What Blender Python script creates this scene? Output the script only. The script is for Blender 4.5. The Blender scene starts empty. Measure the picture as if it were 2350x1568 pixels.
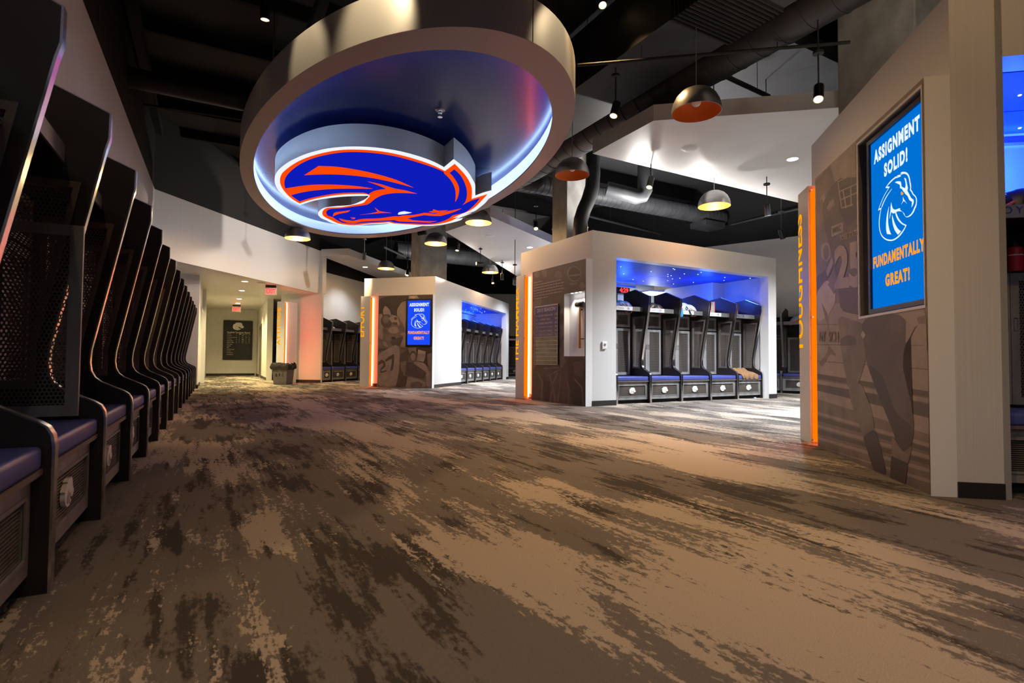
import bpy, bmesh, math, random
from mathutils import Vector, Matrix
from mathutils.geometry import tessellate_polygon
random.seed(7)
SC = bpy.context.scene
COL = SC.collection
PI = math.pi

# ------------------------------------------------------------------ camera, world, exposure
FPX, CX, CY, CAMH = 1252.0, 1175.0, 784.0, 0.86
PITCH, ROLL = math.radians(1.88), math.radians(0.45)
fwd = Vector((0, math.cos(PITCH), math.sin(PITCH)))
up0 = Vector((0, -math.sin(PITCH), math.cos(PITCH)))
rt0 = Vector((1, 0, 0))
RT = math.cos(ROLL) * rt0 + math.sin(ROLL) * up0
UP = -math.sin(ROLL) * rt0 + math.cos(ROLL) * up0
CAM = Vector((0, 0, CAMH))
cd = bpy.data.cameras.new('camera')
cam = bpy.data.objects.new('camera', cd)
COL.objects.link(cam)
cd.sensor_width = 36.0
cd.lens = FPX / 2350.0 * 36.0
cd.clip_start, cd.clip_end = 0.05, 200
M = Matrix.Identity(4)
for i in range(3):
    M[i][0], M[i][1], M[i][2] = RT[i], UP[i], -fwd[i]
M.translation = CAM
cam.matrix_world = M
cd.dof.use_dof = True
cd.dof.focus_distance = 9.0
cd.dof.aperture_fstop = 4.5
SC.camera = cam

w = bpy.data.worlds.new('world'); SC.world = w
w.use_nodes = True
w.node_tree.nodes['Background'].inputs[0].default_value = (0.5, 0.55, 0.65, 1)
w.node_tree.nodes['Background'].inputs[1].default_value = 0.02
SC.view_settings.view_transform = 'Standard'
SC.view_settings.look = 'None'
SC.view_settings.exposure = 0.2
SC.view_settings.gamma = 1.0
SC.view_settings.use_curve_mapping = False

LK = 3.2           # one dial for every lamp in the room
WARM = (1.0, 0.62, 0.26)
COOL = (0.86, 0.93, 1.0)
def lamp(kind, name, loc, energy, color, aim=None, parent=None, size=60, blend=0.6, radius=0.04):
    d = bpy.data.lights.new(name, kind)
    d.energy = energy * LK; d.color = color
    if kind in ('POINT', 'SPOT'): d.shadow_soft_size = radius
    if kind == 'SPOT': d.spot_size = math.radians(size); d.spot_blend = blend
    o = bpy.data.objects.new(name, d); COL.objects.link(o)
    o.location = loc
    if aim is not None:
        v = Vector(aim) - Vector(loc)
        o.rotation_euler = v.to_track_quat('-Z', 'Y').to_euler()
    if parent is not None:
        o.parent = parent
    return o

# ------------------------------------------------------------------ helpers
def ray(x, y): return RT * ((x - CX) / FPX) - UP * ((y - CY) / FPX) + fwd
def onz(x, y, z=0.0):
    d = ray(x, y); return CAM + d * ((z - CAMH) / d.z)
def ony(x, y, Y):
    d = ray(x, y); return CAM + d * (Y / d.y)
def hd(h): return Vector((math.sin(math.radians(h)), math.cos(math.radians(h)), 0))
def frame(P, h):
    X, Y = hd(h), hd(h - 90)
    m = Matrix.Identity(4)
    for i in range(3):
        m[i][0], m[i][1], m[i][2] = X[i], Y[i], (0, 0, 1)[i]
    m.translation = Vector((P[0], P[1], P[2] if len(P) > 2 else 0.0))
    return m
def pxf(fr, x, y, yl=0.0):
    inv = fr.inverted()
    o = inv @ CAM; d = inv.to_3x3() @ ray(x, y)
    p = o + d * ((yl - o.y) / d.y)
    return p.x, p.z

class MB:
    def __init__(s): s.v, s.f, s.m = [], [], []
    def add(s, vs, fs, mi=0):
        b = len(s.v); s.v += [tuple(v) for v in vs]
        for f in fs: s.f.append(tuple(i + b for i in f)); s.m.append(mi)
        return s
    def box(s, x0, x1, y0, y1, z0, z1, mi=0):
        vs = [(x0,y0,z0),(x1,y0,z0),(x1,y1,z0),(x0,y1,z0),(x0,y0,z1),(x1,y0,z1),(x1,y1,z1),(x0,y1,z1)]
        return s.add(vs, [(0,3,2,1),(4,5,6,7),(0,1,5,4),(1,2,6,5),(2,3,7,6),(3,0,4,7)], mi)
    def prism(s, pts, a, b, axis='z', mi=0):
        def P(p, t):
            if axis == 'z': return (p[0], p[1], t)
            if axis == 'y': return (p[0], t, p[1])
            return (t, p[0], p[1])
        n = len(pts)
        vs = [P(p, a) for p in pts] + [P(p, b) for p in pts]
        fs = [tuple(range(n - 1, -1, -1)), tuple(range(n, 2 * n))]
        fs += [(i, (i + 1) % n, n + (i + 1) % n, n + i) for i in range(n)]
        return s.add(vs, fs, mi)
    def face(s, pts, mi=0): return s.add(pts, [tuple(range(len(pts)))], mi)
    def tube(s, path, r, n=10, mi=0, caps=True):
        path = [Vector(p) for p in path]
        rs = r if isinstance(r, (list, tuple)) else [r] * len(path)
        vs, fs = [], []
        ref = None
        for i, p in enumerate(path):
            t = (path[min(i + 1, len(path) - 1)] - path[max(i - 1, 0)]).normalized()
            if ref is None:
                ref = Vector((0, 0, 1)) if abs(t.z) < 0.9 else Vector((1, 0, 0))
            a = (ref - t * ref.dot(t)).normalized(); ref = a
            b = t.cross(a)
            for k in range(n):
                q = 2 * PI * k / n
                vs.append(p + (a * math.cos(q) + b * math.sin(q)) * rs[i])
        for i in range(len(path) - 1):
            for k in range(n):
                fs.append((i*n+k, i*n+(k+1) % n, (i+1)*n+(k+1) % n, (i+1)*n+k))
        if caps:
            fs.append(tuple(range(n - 1, -1, -1))); fs.append(tuple(range((len(path)-1)*n, len(path)*n)))
        return s.add(vs, fs, mi)
    def lathe(s, prof, n=24, c=(0, 0, 0), mi=0, sx=1, sy=1):
        vs, fs = [], []
        for r, z in prof:
            for k in range(n):
                q = 2 * PI * k / n
                vs.append((c[0] + r*math.cos(q)*sx, c[1] + r*math.sin(q)*sy, c[2] + z))
        for i in range(len(prof) - 1):
            for k in range(n):
                fs.append((i*n+k, i*n+(k+1) % n, (i+1)*n+(k+1) % n, (i+1)*n+k))
        return s.add(vs, fs, mi)
    def holed(s, outer, holes, a, b, axis='x', mi=0):
        loops = [outer] + holes
        tri = tessellate_polygon([[Vector((p[0], p[1], 0)) for p in L] for L in loops])
        pts = [p for L in loops for p in L]
        def P(p, t):
            return (t, p[0], p[1]) if axis == 'x' else ((p[0], t, p[1]) if axis == 'y' else (p[0], p[1], t))
        n = len(pts)
        vs = [P(p, a) for p in pts] + [P(p, b) for p in pts]
        fs = [tuple(t) for t in tri] + [tuple(i + n for i in reversed(t)) for t in tri]
        o = 0
        for L in loops:
            for i in range(len(L)):
                j = (i + 1) % len(L)
                fs.append((o + i, o + j, n + o + j, n + o + i))
            o += len(L)
        return s.add(vs, fs, mi)
    def mesh(s, name, mats, smooth=False, bevel=0.0, seg=2):
        me = bpy.data.meshes.new(name)
        me.from_pydata(s.v, [], s.f)
        if not isinstance(mats, (list, tuple)): mats = [mats]
        for m in mats: me.materials.append(m)
        if len(mats) > 1: me.polygons.foreach_set('material_index', s.m)
        bm = bmesh.new(); bm.from_mesh(me)
        bmesh.ops.recalc_face_normals(bm, faces=bm.faces)
        if bevel > 0:
            bmesh.ops.bevel(bm, geom=list(bm.edges), offset=bevel, segments=seg, affect='EDGES', profile=0.5, clamp_overlap=True)
        bm.to_mesh(me); bm.free()
        if smooth:
            me.polygons.foreach_set('use_smooth', [True] * len(me.polygons))
            try: me.set_sharp_from_angle(angle=math.radians(40))
            except Exception: pass
        me.update()
        return me

def link(name, me, parent=None, loc=None, rot=None):
    o = bpy.data.objects.new(name, me); COL.objects.link(o)
    if parent is not None: o.parent = parent
    if loc is not None: o.location = loc
    if rot is not None: o.rotation_euler = rot
    return o
def build(name, mb, mats, parent=None, smooth=False, bevel=0.0, seg=2):
    return link(name, mb.mesh(name, mats, smooth, bevel, seg), parent)
def tag(o, label=None, cat=None, group=None, kind=None):
    if label: o['label'] = label
    if cat: o['category'] = cat
    if group: o['group'] = group
    if kind: o['kind'] = kind
    return o
def thing(name, label, cat, fr=None, group=None):
    o = bpy.data.objects.new(name, None); COL.objects.link(o)
    o.empty_display_size = 0.2
    if fr is not None: o.matrix_world = fr
    return tag(o, label, cat, group)
def struct(name, mb, mats, fr=None, smooth=False, label=None):
    o = build(name, mb, mats, None, smooth)
    if fr is not None: o.matrix_world = fr
    tag(o, label, None, None, 'structure')
    return o

_tc = {}
def text_mb(body, height, width=None, bold=0.0, align='CENTER', res=3, spc=1.0):
    """letters as flat polygons in (x, z), cap height = height, centred on x, base on z=0"""
    key = (body, bold, align, res, spc)
    if key not in _tc:
        c = bpy.data.curves.new('t', 'FONT'); c.body = body; c.size = 1; c.offset = bold
        c.resolution_u = res; c.align_x = align; c.fill_mode = 'FRONT'; c.space_character = spc
        o = bpy.data.objects.new('t', c); COL.objects.link(o)
        dg = bpy.context.evaluated_depsgraph_get()
        me = bpy.data.meshes.new_from_object(o.evaluated_get(dg))
        _tc[key] = ([tuple(v.co) for v in me.vertices], [tuple(p.vertices) for p in me.polygons])
        bpy.data.objects.remove(o); bpy.data.curves.remove(c); bpy.data.meshes.remove(me)
    vs, fs = _tc[key]
    ys = [v[1] for v in vs]; xs = [v[0] for v in vs]
    k = height / (max(ys) - min(ys)); y0 = min(ys)
    kx = k if width is None else width / (max(xs) - min(xs))
    return [((v[0]) * kx, (v[1] - y0) * k) for v in vs], fs

# ------------------------------------------------------------------ materials
def mat(name, color=(.5,.5,.5), rough=.5, metal=0.0, emit=None, es=0.0, spec=None, coat=0.0):
    m = bpy.data.materials.new(name); m.use_nodes = True
    b = m.node_tree.nodes['Principled BSDF']
    b.inputs['Base Color'].default_value = (*color, 1)
    b.inputs['Roughness'].default_value = rough
    b.inputs['Metallic'].default_value = metal
    if spec is not None: b.inputs['Specular IOR Level'].default_value = spec
    if coat: b.inputs['Coat Weight'].default_value = coat; b.inputs['Coat Roughness'].default_value = 0.12
    if emit: b.inputs['Emission Color'].default_value = (*emit, 1); b.inputs['Emission Strength'].default_value = es
    return m
def nodes(m):
    nt = m.node_tree
    return nt, nt.nodes, nt.links, nt.nodes['Principled BSDF']
def noisy(m, c1, c2, scale=(4,4,4), nscale=1.0, detail=4, lo=.35, hi=.65, bump=0.0, coord='Object'):
    nt, N, L, b = nodes(m)
    tc = N.new('ShaderNodeTexCoord'); mp = N.new('ShaderNodeMapping'); mp.inputs['Scale'].default_value = scale
    nz = N.new('ShaderNodeTexNoise'); nz.inputs['Scale'].default_value = nscale; nz.inputs['Detail'].default_value = detail
    cr = N.new('ShaderNodeValToRGB')
    cr.color_ramp.elements[0].position = lo; cr.color_ramp.elements[0].color = (*c1, 1)
    cr.color_ramp.elements[1].position = hi; cr.color_ramp.elements[1].color = (*c2, 1)
    L.new(tc.outputs[coord], mp.inputs[0]); L.new(mp.outputs[0], nz.inputs['Vector'])
    L.new(nz.outputs['Fac'], cr.inputs[0]); L.new(cr.outputs[0], b.inputs['Base Color'])
    if bump:
        bp = N.new('ShaderNodeBump'); bp.inputs['Strength'].default_value = bump; bp.inputs['Distance'].default_value = .01
        L.new(nz.outputs['Fac'], bp.inputs['Height']); L.new(bp.outputs[0], b.inputs['Normal'])
    return m

M_wall = noisy(mat('brushed_wall_panel', rough=.42), (.59,.585,.58), (.635,.63,.625), (150,150,.6), 1.0, 3)
M_paint = noisy(mat('white_wall_paint', rough=.6), (.66,.65,.63), (.70,.69,.67), (3,3,3), 1.0, 3)
M_soffit = noisy(mat('soffit_paint', rough=.38), (.68,.67,.66), (.72,.71,.70), (2,2,2), 1.0, 4)
M_edge = mat('white_edge_panel', (.78,.79,.80), .35)
M_black = mat('black_paint', (.006,.006,.007), .8)
M_base = mat('black_rubber_base', (.015,.014,.014), .5)
M_ceil = noisy(mat('dark_ceiling_deck', rough=.75), (.020,.021,.024), (.030,.031,.035), (1,1,1), 1.2, 4)
M_duct = noisy(mat('dark_duct_paint', rough=.5), (.012,.012,.014), (.020,.020,.023), (3,3,3), 1, 3)
M_duct2 = noisy(mat('grey_duct_paint', rough=.5), (.035,.038,.043), (.055,.058,.065), (3,3,3), 1, 3)
M_conc = noisy(mat('concrete', rough=.8), (.22,.215,.20), (.36,.355,.34), (2,2,1.2), 2.2, 8, .3, .7, .15)
M_alu = noisy(mat('brushed_aluminium', rough=.33, metal=.9), (.50,.50,.50), (.62,.62,.62), (1,1,40), 3, 3)
M_satin = mat('satin_aluminium', (.50,.49,.48), .42, .45)
M_flange = mat('grey_flange_paint', (.33,.30,.29), .5, .1)
M_chrome = mat('chrome_trim', (.72,.72,.74), .18, 1.0)
M_lock = noisy(mat('dark_brown_laminate', rough=.38), (.016,.012,.011), (.022,.017,.016), (6,6,6), 1, 3)
M_wood = noisy(mat('grey_stained_wood', rough=.45), (.15,.143,.140), (.27,.26,.255), (7,7,2.2), 1.1, 6, .3, .7)
M_frame = noisy(mat('brown_wood_frame', rough=.45), (.095,.080,.068), (.15,.128,.110), (7,7,2), 1.1, 5)
M_mesh = mat('dark_metal_mesh', (.20,.17,.15), .4, .5)
M_dark = mat('locker_interior', (.012,.011,.011), .7)
M_seat = noisy(mat('blue_vinyl', rough=.42), (.048,.062,.26), (.058,.074,.30), (9,9,9), 1, 3)
M_ledge = mat('bench_edge', (.16,.13,.11), .4, .3)
M_white = mat('white_plastic', (.80,.80,.78), .45)
M_emblem = mat('pale_metal_emblem', (.80,.78,.74), .4)
M_plate = mat('steel_name_plate', (.55,.55,.56), .3, .8)
M_card = mat('white_name_card', (.75,.76,.78), .5)
M_blueink = mat('blue_ink', (.02,.05,.30), .5)
M_bluepaint = mat('blue_gloss_panel', (.006,.020,.17), .25, 0, spec=.35, coat=.12)
M_alcove = mat('alcove_blue_ceiling', (.04,.11,.75), .5, spec=.15)
M_orange_in = mat('orange_enamel', (.75,.20,.03), .45)
M_glass = mat('clear_bulb', (.8,.8,.75), .15)
def emat(name, c, s, spec=0.0):
    m = bpy.data.materials.new(name); m.use_nodes = True
    N = m.node_tree.nodes; b = N['Principled BSDF']
    b.inputs['Base Color'].default_value = (c[0]*.02, c[1]*.02, c[2]*.02, 1)
    b.inputs['Specular IOR Level'].default_value = spec
    b.inputs['Emission Color'].default_value = (*c, 1); b.inputs['Emission Strength'].default_value = s
    return m
E_warm = emat('warm_lamp_lens', (1, .70, .30), 3.0)
E_bulb = emat('pendant_bulb_glow', (1, .70, .33), 8)
E_bowl = mat('lit_bowl_enamel', (.75,.30,.06), .45)
E_down = emat('downlight_lens', (1, .98, .94), 14)
E_ring = emat('cool_led_strip', (.42, .62, 1.0), 20)
E_orange = emat('orange_acrylic', (1.0, .17, .0), 1.05)
E_letter = emat('amber_letters', (1.0, .32, .0), 1.1)
E_led = emat('red_led_tube', (1.0, .11, .048), 36)
E_blue = emat('blue_led_strip', (.03, .12, 1.0), 40)
E_star = emat('star_point', (.55, .75, 1.0), 5)
E_red = emat('exit_letters', (1.0, .02, .02), 4)
E_exitp = mat('exit_panel', (.72,.60,.57), .3, emit=(1,.2,.15), es=.06)
E_tube = emat('fluorescent', (.85, 1.0, 1.0), 3)
S_white = emat('sign_white', (.80, .84, .90), .95)
S_orange = emat('sign_orange', (1.0, .062, .0), .95)
S_blue = emat('sign_blue', (.004, .012, .50), .85)
T_blue = emat('screen_blue', (.0, .155, .62), .92)
T_white = emat('screen_white', (.75, .88, 1.0), .95)
T_orange = emat('screen_orange', (1.0, .34, .01), .95)
T_blue2 = emat('screen_blue_bright', (.01, .06, .85), 1.0)
M_bezel = mat('black_bezel', (.012,.012,.013), .25)

def carpet():
    m = mat('distressed_carpet', rough=.95, spec=.1)
    nt, N, L, b = nodes(m)
    geo = N.new('ShaderNodeNewGeometry')
    mp = N.new('ShaderNodeMapping'); mp.vector_type = 'POINT'
    mp.inputs['Rotation'].default_value = (0, 0, math.radians(-29.6))   # y axis follows the weave
    L.new(geo.outputs['Position'], mp.inputs[0])
    def noise(scale, detail, rough, offs=(0,0,0), dist=0):
        q = N.new('ShaderNodeMapping'); q.inputs['Scale'].default_value = scale; q.inputs['Location'].default_value = offs
        L.new(mp.outputs[0], q.inputs[0])
        z = N.new('ShaderNodeTexNoise'); z.inputs['Scale'].default_value = 1; z.inputs['Detail'].default_value = detail
        z.inputs['Roughness'].default_value = rough; z.inputs['Distortion'].default_value = dist
        L.new(q.outputs[0], z.inputs['Vector']); return z.outputs['Fac']
    def math_(op, a, c, clamp=False):
        n = N.new('ShaderNodeMath'); n.operation = op; n.use_clamp = clamp
        for i, v in enumerate((a, c)):
            if isinstance(v, (int, float)): n.inputs[i].default_value = v
            else: L.new(v, n.inputs[i])
        return n.outputs[0]
    def ramp(v, lo, hi):
        r = N.new('ShaderNodeMapRange'); r.inputs['From Min'].default_value = lo; r.inputs['From Max'].default_value = hi
        L.new(v, r.inputs['Value']); return r.outputs[0]
    big = noise((1.5, .5, 1), 3, .55, (3.1, 1.7, 0))
    streak = noise((13, 1.2, 1), 4, .65, (1, 2, 0))
    rag = noise((42, 20, 1), 5, .75)
    grain = noise((260, 260, 260), 2, .6)
    sep = N.new('ShaderNodeSeparateXYZ'); L.new(mp.outputs[0], sep.inputs[0])
    # broad light runs woven every 2.4 m across the roll
    wave = math_('COSINE', math_('MULTIPLY', math_('SUBTRACT', sep.outputs[0], 1.65), 2*PI/2.4), 0)
    def wsum(*terms):
        t = None
        for f, k in terms:
            q = math_('MULTIPLY', math_('SUBTRACT', f, .5), k)
            t = q if t is None else math_('ADD', t, q)
        return t
    lv = math_('ADD', wsum((big, 2.9), (streak, 1.7), (rag, 1.6)), math_('MULTIPLY', wave, .22))
    light = ramp(lv, .10, .17)
    big2 = noise((3.2, 1.0, 1), 3, .55, (11.3, 5.2, 0))
    streak2 = noise((16, 1.6, 1), 3, .6, (7, 9, 0))
    dv = math_('SUBTRACT', wsum((big2, 2.6), (streak2, 1.8), (rag, 1.2)), math_('MULTIPLY', wave, .08))
    inv = math_('SUBTRACT', 1.0, ramp(dv, .06, .26))
    dark = math_('MULTIPLY', inv, math_('ADD', .72, math_('MULTIPLY', noise((70, 45, 1), 3, .7), .56)), True)
    mx = N.new('ShaderNodeMixRGB'); mx.inputs[1].default_value = (.052,.045,.040,1); mx.inputs[2].default_value = (.150,.131,.118,1)
    L.new(dark, mx.inputs[0])
    m2 = N.new('ShaderNodeMixRGB'); m2.inputs[2].default_value = (.385,.325,.265,1)
    L.new(light, m2.inputs[0]); L.new(mx.outputs[0], m2.inputs[1])
    m3 = N.new('ShaderNodeMixRGB'); m3.blend_type = 'MULTIPLY'; m3.inputs[0].default_value = .55
    g = ramp(grain, .3, .7)
    cr = N.new('ShaderNodeValToRGB'); cr.color_ramp.elements[0].color = (.55,.55,.55,1); cr.color_ramp.elements[1].color = (1.25,1.25,1.25,1)
    L.new(g, cr.inputs[0]); L.new(m2.outputs[0], m3.inputs[1]); L.new(cr.outputs[0], m3.inputs[2])
    L.new(m3.outputs[0], b.inputs['Base Color'])
    bp = N.new('ShaderNodeBump'); bp.inputs['Strength'].default_value = .35; bp.inputs['Distance'].default_value = .004
    L.new(grain, bp.inputs['Height']); L.new(bp.outputs[0], b.inputs['Normal'])
    return m
M_carpet = carpet()

# ------------------------------------------------------------------ plan of the room (metres, camera at 0,0)
A = -29.2            # main axis heading
ROW = -28.25         # left locker row heading
CEIL = 6.3
SOF = 4.4
struct('floor', MB().box(-22, 20, -8, 40, -.1, 0), M_carpet)
struct('ceiling', MB().box(-22, 20, -8, 40, CEIL, CEIL + .2), M_ceil)

LP = Vector((-2.163, 2.924, 0)); LX, LY = hd(ROW), hd(ROW - 90)
fr_left = frame(LP, ROW)
# wall behind the left lockers
struct('wall_left', MB().box(-9, 10.95, .82, 1.05, 0, 4.6), M_paint, fr_left)
struct('trim_1', MB().box(-9, 10.95, .84, 1.06, 4.6, CEIL), M_black, fr_left)
struct('wall_left_end', MB().box(10.95, 13.55, .82, 1.05, 0, 3.1), M_wall, fr_left)
struct('wall_hall_corner', MB().box(13.55, 13.75, -.02, 1.05, 0, 3.1).box(13.75, 15.6, -.02, .18, 0, 3.1), M_wall, fr_left)
struct('baseboard_hall_corner', MB().box(13.53, 13.56, -.04, .3, 0, .1).box(13.53, 15.62, -.04, -.02, 0, .1), M_base, fr_left)
# pilaster and continuing hall wall
struct('wall_hall_left', MB().box(17.0, 17.35, -.12, .3, 0, 3.1).box(17.35, 25.4, -.02, .2, 0, 3.1), M_wall, fr_left)
struct('door_1', MB().box(15.6, 17.0, .05, .10, 0, 2.3).box(15.55, 15.62, -.04, .2, 0, 2.4).box(15.55, 17.05, -.04, .2, 2.3, 2.4), M_paint, fr_left)
struct('wall_hall_left_lintel', MB().box(15.6, 17.0, -.02, .18, 2.4, 3.1), M_wall, fr_left)
# header fascia above the alcove
HP = Vector((-6.72, 18.9, 0)); HH = 10.6
fr_hdr = frame(HP, HH)           # x runs away from the camera, y to the left
struct('wall_entry', MB().box(-7.12, 0, 0, .25, 3.1, 4.6), M_wall, fr_hdr)
struct('trim_2', MB().box(-7.3, 0, .02, .27, 4.6, CEIL), M_black, fr_hdr)
a0 = fr_hdr @ Vector((-7.0, .24, 0)); a1 = fr_hdr @ Vector((0, .24, 0)); a2 = fr_left @ Vector((10.8, 1.04, 0))
b1 = fr_left @ Vector((25.3, 1.0, 0)); b2 = fr_left @ Vector((25.3, -3.5, 0))
struct('ceiling_entry', MB().prism([(a0.x,a0.y),(a1.x,a1.y),(b2.x,b2.y),(b1.x,b1.y),(a2.x,a2.y)], 3.1, 3.2), M_soffit)
# hall end and right side
fr_hb = frame(fr_left @ Vector((25.2, 0, 0)), ROW + 90)
wb = struct('wall_hall_back', MB().box(-.2, 2.6, 0, .2, 0, 3.1), M_paint, fr_hb)
struct('baseboard_hall_back', MB().box(0, 2.05, -.015, 0, 0, .1), M_base, fr_hb)
fr_hr = frame(fr_left @ Vector((25.2, -2.12, 0)), ROW + 180)     # runs towards the camera
struct('wall_hall_right', MB().box(0, 2.2, 0, .2, 0, 3.1).box(3.35, 6.2, 0, .2, 0, 3.1).box(2.2, 3.35, 0, .2, 2.25, 3.1), M_paint, fr_hr)
d2 = struct('door_2', MB().box(2.25, 3.3, .08, .13, .01, 2.2), M_paint, fr_hr)
build('door_frame', MB().box(2.16, 2.25, -.02, .15, 0, 2.3).box(3.3, 3.39, -.02, .15, 0, 2.3).box(2.16, 3.39, -.02, .15, 2.2, 2.3), M_frame, d2)
build('door_closer', MB().box(2.6, 3.0, -.06, .08, 2.08, 2.14), M_duct2, d2)
build('door_handle', MB().box(3.12, 3.2, .03, .09, 1.0, 1.12), M_black, d2)
struct('baseboard_hall_right', MB().box(.1, 2.16, -.015, 0, 0, .1).box(3.39, 6.2, -.015, 0, 0, .1), M_base, fr_hr)
# attitude wall, square to the header
fr_att = frame(HP, HH + 90)       # x to the right, faces the camera
struct('wall_attitude', MB().box(-1.45, .12, 0, .10, 0, 3.1).box(0, .12, 0, .25, 3.1, 4.6), M_wall, fr_att)
struct('baseboard_attitude', MB().box(-1.45, .12, -.015, 0, 0, .1), M_base, fr_att)

# outer walls
fr_ml = frame((-6.68, 18.78), 15.2)
struct('wall_left_far', MB().box(.3, 14, .84, 1.05, 0, 4.1), M_paint, fr_ml)
struct('trim_3', MB().box(.3, 14, .86, 1.07, 4.1, CEIL), M_black, fr_ml)
struct('wall_back', MB().box(-14, 16, 32, 32.2, 0, 4.7), M_paint)
struct('trim_4', MB().box(-14, 16, 32.02, 32.2, 4.7, CEIL), M_black)
fr_rf = frame((7.29, 14.78), 128.5)
struct('wall_right_far', MB().box(-9, 7, .85, 1.05, 0, 4.4), M_paint, fr_rf)
struct('trim_5', MB().box(-9, 7, .86, 1.06, 4.4, CEIL), M_black, fr_rf)
struct('wall_rear', MB().box(-14, 14, -7.6, -7.4, 0, CEIL), M_paint)
struct('wall_side_right', MB().box(13.5, 13.7, -7.5, 32, 0, CEIL), M_duct2)

# soffits (dropped white ceilings)
def soffit(name, pts, z=SOF, th=.24):
    return struct(name, MB().prism([(p[0], p[1]) for p in pts], z, z + th), M_soffit)
s1 = [onz(1360,353,SOF), onz(1500,277,SOF)]
q = s1[1] + hd(100.6) * 6.5
soffit('ceiling_right', [s1[0], s1[1], q, q + hd(20) * 6, s1[0] + hd(60.8) * 7.6])
s2 = [onz(737,588,SOF), onz(799,586,SOF)]
soffit('ceiling_left', [s2[0], s2[1], s2[1] + hd(13.1) * 7, s2[0] + hd(13.1) * 7 - hd(101)*.6, s2[0] - hd(101)*.0])
s3 = [onz(1022,532,SOF), onz(1125,497,SOF)]
soffit('ceiling_middle', [s3[0], s3[1], s3[1] + hd(30) * 5.5, s3[0] + hd(14.5) * 11])

# ------------------------------------------------------------------ concrete columns
def column(c, s, lab):
    fr = frame(c, A + 90)
    o = thing('concrete_column', lab, 'column', fr)
    build('shaft', MB().box(-s/2, s/2, -s/2, s/2, 0, CEIL), M_conc, o, bevel=.02)
    build('formwork_seam', MB().box(-s/2 - .003, s/2 + .003, -s/2 - .003, s/2 + .003, 3.9, 3.93), M_conc, o)
    return o
column(ony(984, 600, 18.0).to_2d().to_3d(), .92, 'square concrete column rising behind the far partition with the small screen')
column(ony(1308, 500, 12.6).to_2d().to_3d(), .60, 'slim concrete column beside the bent black duct')
cpos = ony(2030, 120, 7.2)
column((cpos.x + .12, cpos.y, 0), .95, 'broad concrete column above the nearest right partition')

# ------------------------------------------------------------------ horse-head emblem traced once, in metres of a unit sign
LC = Vector((-0.731, 3.057)); la = math.radians(-27.34)
LU = Vector((math.sin(la), math.cos(la))); LV = Vector((math.cos(la), -math.sin(la)))
def lg(pts):
    out = []
    for x, y in pts:
        P = onz(600 + x / 4.2727, 270 + y / 4.2727, CAMH + 1)
        q = Vector((P.x, P.y)) - LC
        out.append((q.dot(LU) - .31, q.dot(LV) - .05))
    for _ in range(2):
        n = len(out); V = [Vector(p) for p in out]
        def corner(i):
            a, b = V[i]-V[i-1], V[(i+1) % n]-V[i]
            return a.length < 1e-6 or b.length < 1e-6 or abs(a.angle_signed(b)) > math.radians(38)
        C = [corner(i) for i in range(n)]; nw = []
        for i in range(n):
            p1, p2 = V[i], V[(i+1) % n]
            p0 = V[i-1] if not C[i] else p1*2 - p2
            p3 = V[(i+2) % n] if not C[(i+1) % n] else p2*2 - p1
            nw += [tuple(p1), tuple((p1*9 + p2*9 - p0 - p3)/16)]
        out = nw
    return out
L_white = lg([(1790,488),(1700,440),(1600,400),(1480,362),(1350,330),(1200,305),(1050,290),(900,286),(760,292),(620,310),(480,345),(370,385),(270,435),(200,485),(155,530),(132,580),(130,630),(145,680),(180,730),(230,775),(290,815),(340,842),(375,858),(420,845),(480,825),(550,808),(640,793),(750,780),(860,772),(1000,768),(1057,767),(1020,800),(965,826),(880,858),(760,868),(680,875),(620,885),(580,905),(556,935),(560,960),(590,990),(640,1010),(680,1030),(740,1045),(800,1055),(870,1061),(950,1059),(1010,1053),(1060,1046),(1150,1043),(1240,1036),(1290,1046),(1380,1054),(1450,1056),(1540,1062),(1650,1062),(1760,1053),(1850,1035),(1950,1008),(1975,985),(1900,1000),(2060,938),(1970,950),(2080,922),(2140,882),(2200,832),(2240,772),(2257,715),(2180,735),(2098,766),(2096,720),(2095,660),(2070,605),(2040,555),(2000,505),(1950,458),(1885,408)])
L_orange = lg([(1800,523),(1690,470),(1560,422),(1400,375),(1250,342),(1100,322),(950,313),(800,315),(650,335),(510,370),(400,410),(310,458),(240,510),(200,550),(182,600),(186,650),(210,700),(250,750),(300,795),(345,825),(375,841),(450,815),(550,790),(700,763),(850,750),(1000,748),(1050,755),(1062,768),(1025,808),(996,837),(900,857),(780,878),(700,880),(640,886),(605,910),(597,935),(605,960),(640,985),(690,1008),(740,1032),(800,1046),(880,1054),(960,1051),(1060,1038),(1150,1034),(1250,1025),(1300,1038),(1450,1046),(1560,1052),(1680,1049),(1780,1034),(1860,1012),(1930,975),(1870,985),(1960,945),(2040,912),(2100,872),(2150,822),(2190,780),(2218,749),(2150,770),(2060,797),(2065,740),(2060,680),(2030,610),(1980,540),(1895,452)])
L_blue = lg([(1830,548),(1700,492),(1560,445),(1400,398),(1250,365),(1100,345),(950,335),(800,338),(660,358),(520,392),(420,432),(340,480),(280,530),(240,580),(225,630),(235,690),(290,757),(330,790),(375,820),(450,795),(550,772),(700,745),(850,733),(1000,733),(1045,748),(1110,790),(1040,848),(940,865),(800,885),(690,893),(650,905),(635,930),(650,960),(700,975),(735,1000),(790,1028),(850,1036),(940,1037),(1000,1029),(1100,1024),(1200,1018),(1260,1014),(1310,1028),(1400,1034),(1500,1036),(1600,1040),(1700,1034),(1790,1010),(1850,978),(1880,955),(1990,930),(2060,880),(2110,830),(2142,788),(2050,815),(1968,858),(2000,820),(2015,760),(2010,690),(1980,610),(1940,550),(1890,505),(1845,540)])
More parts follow.
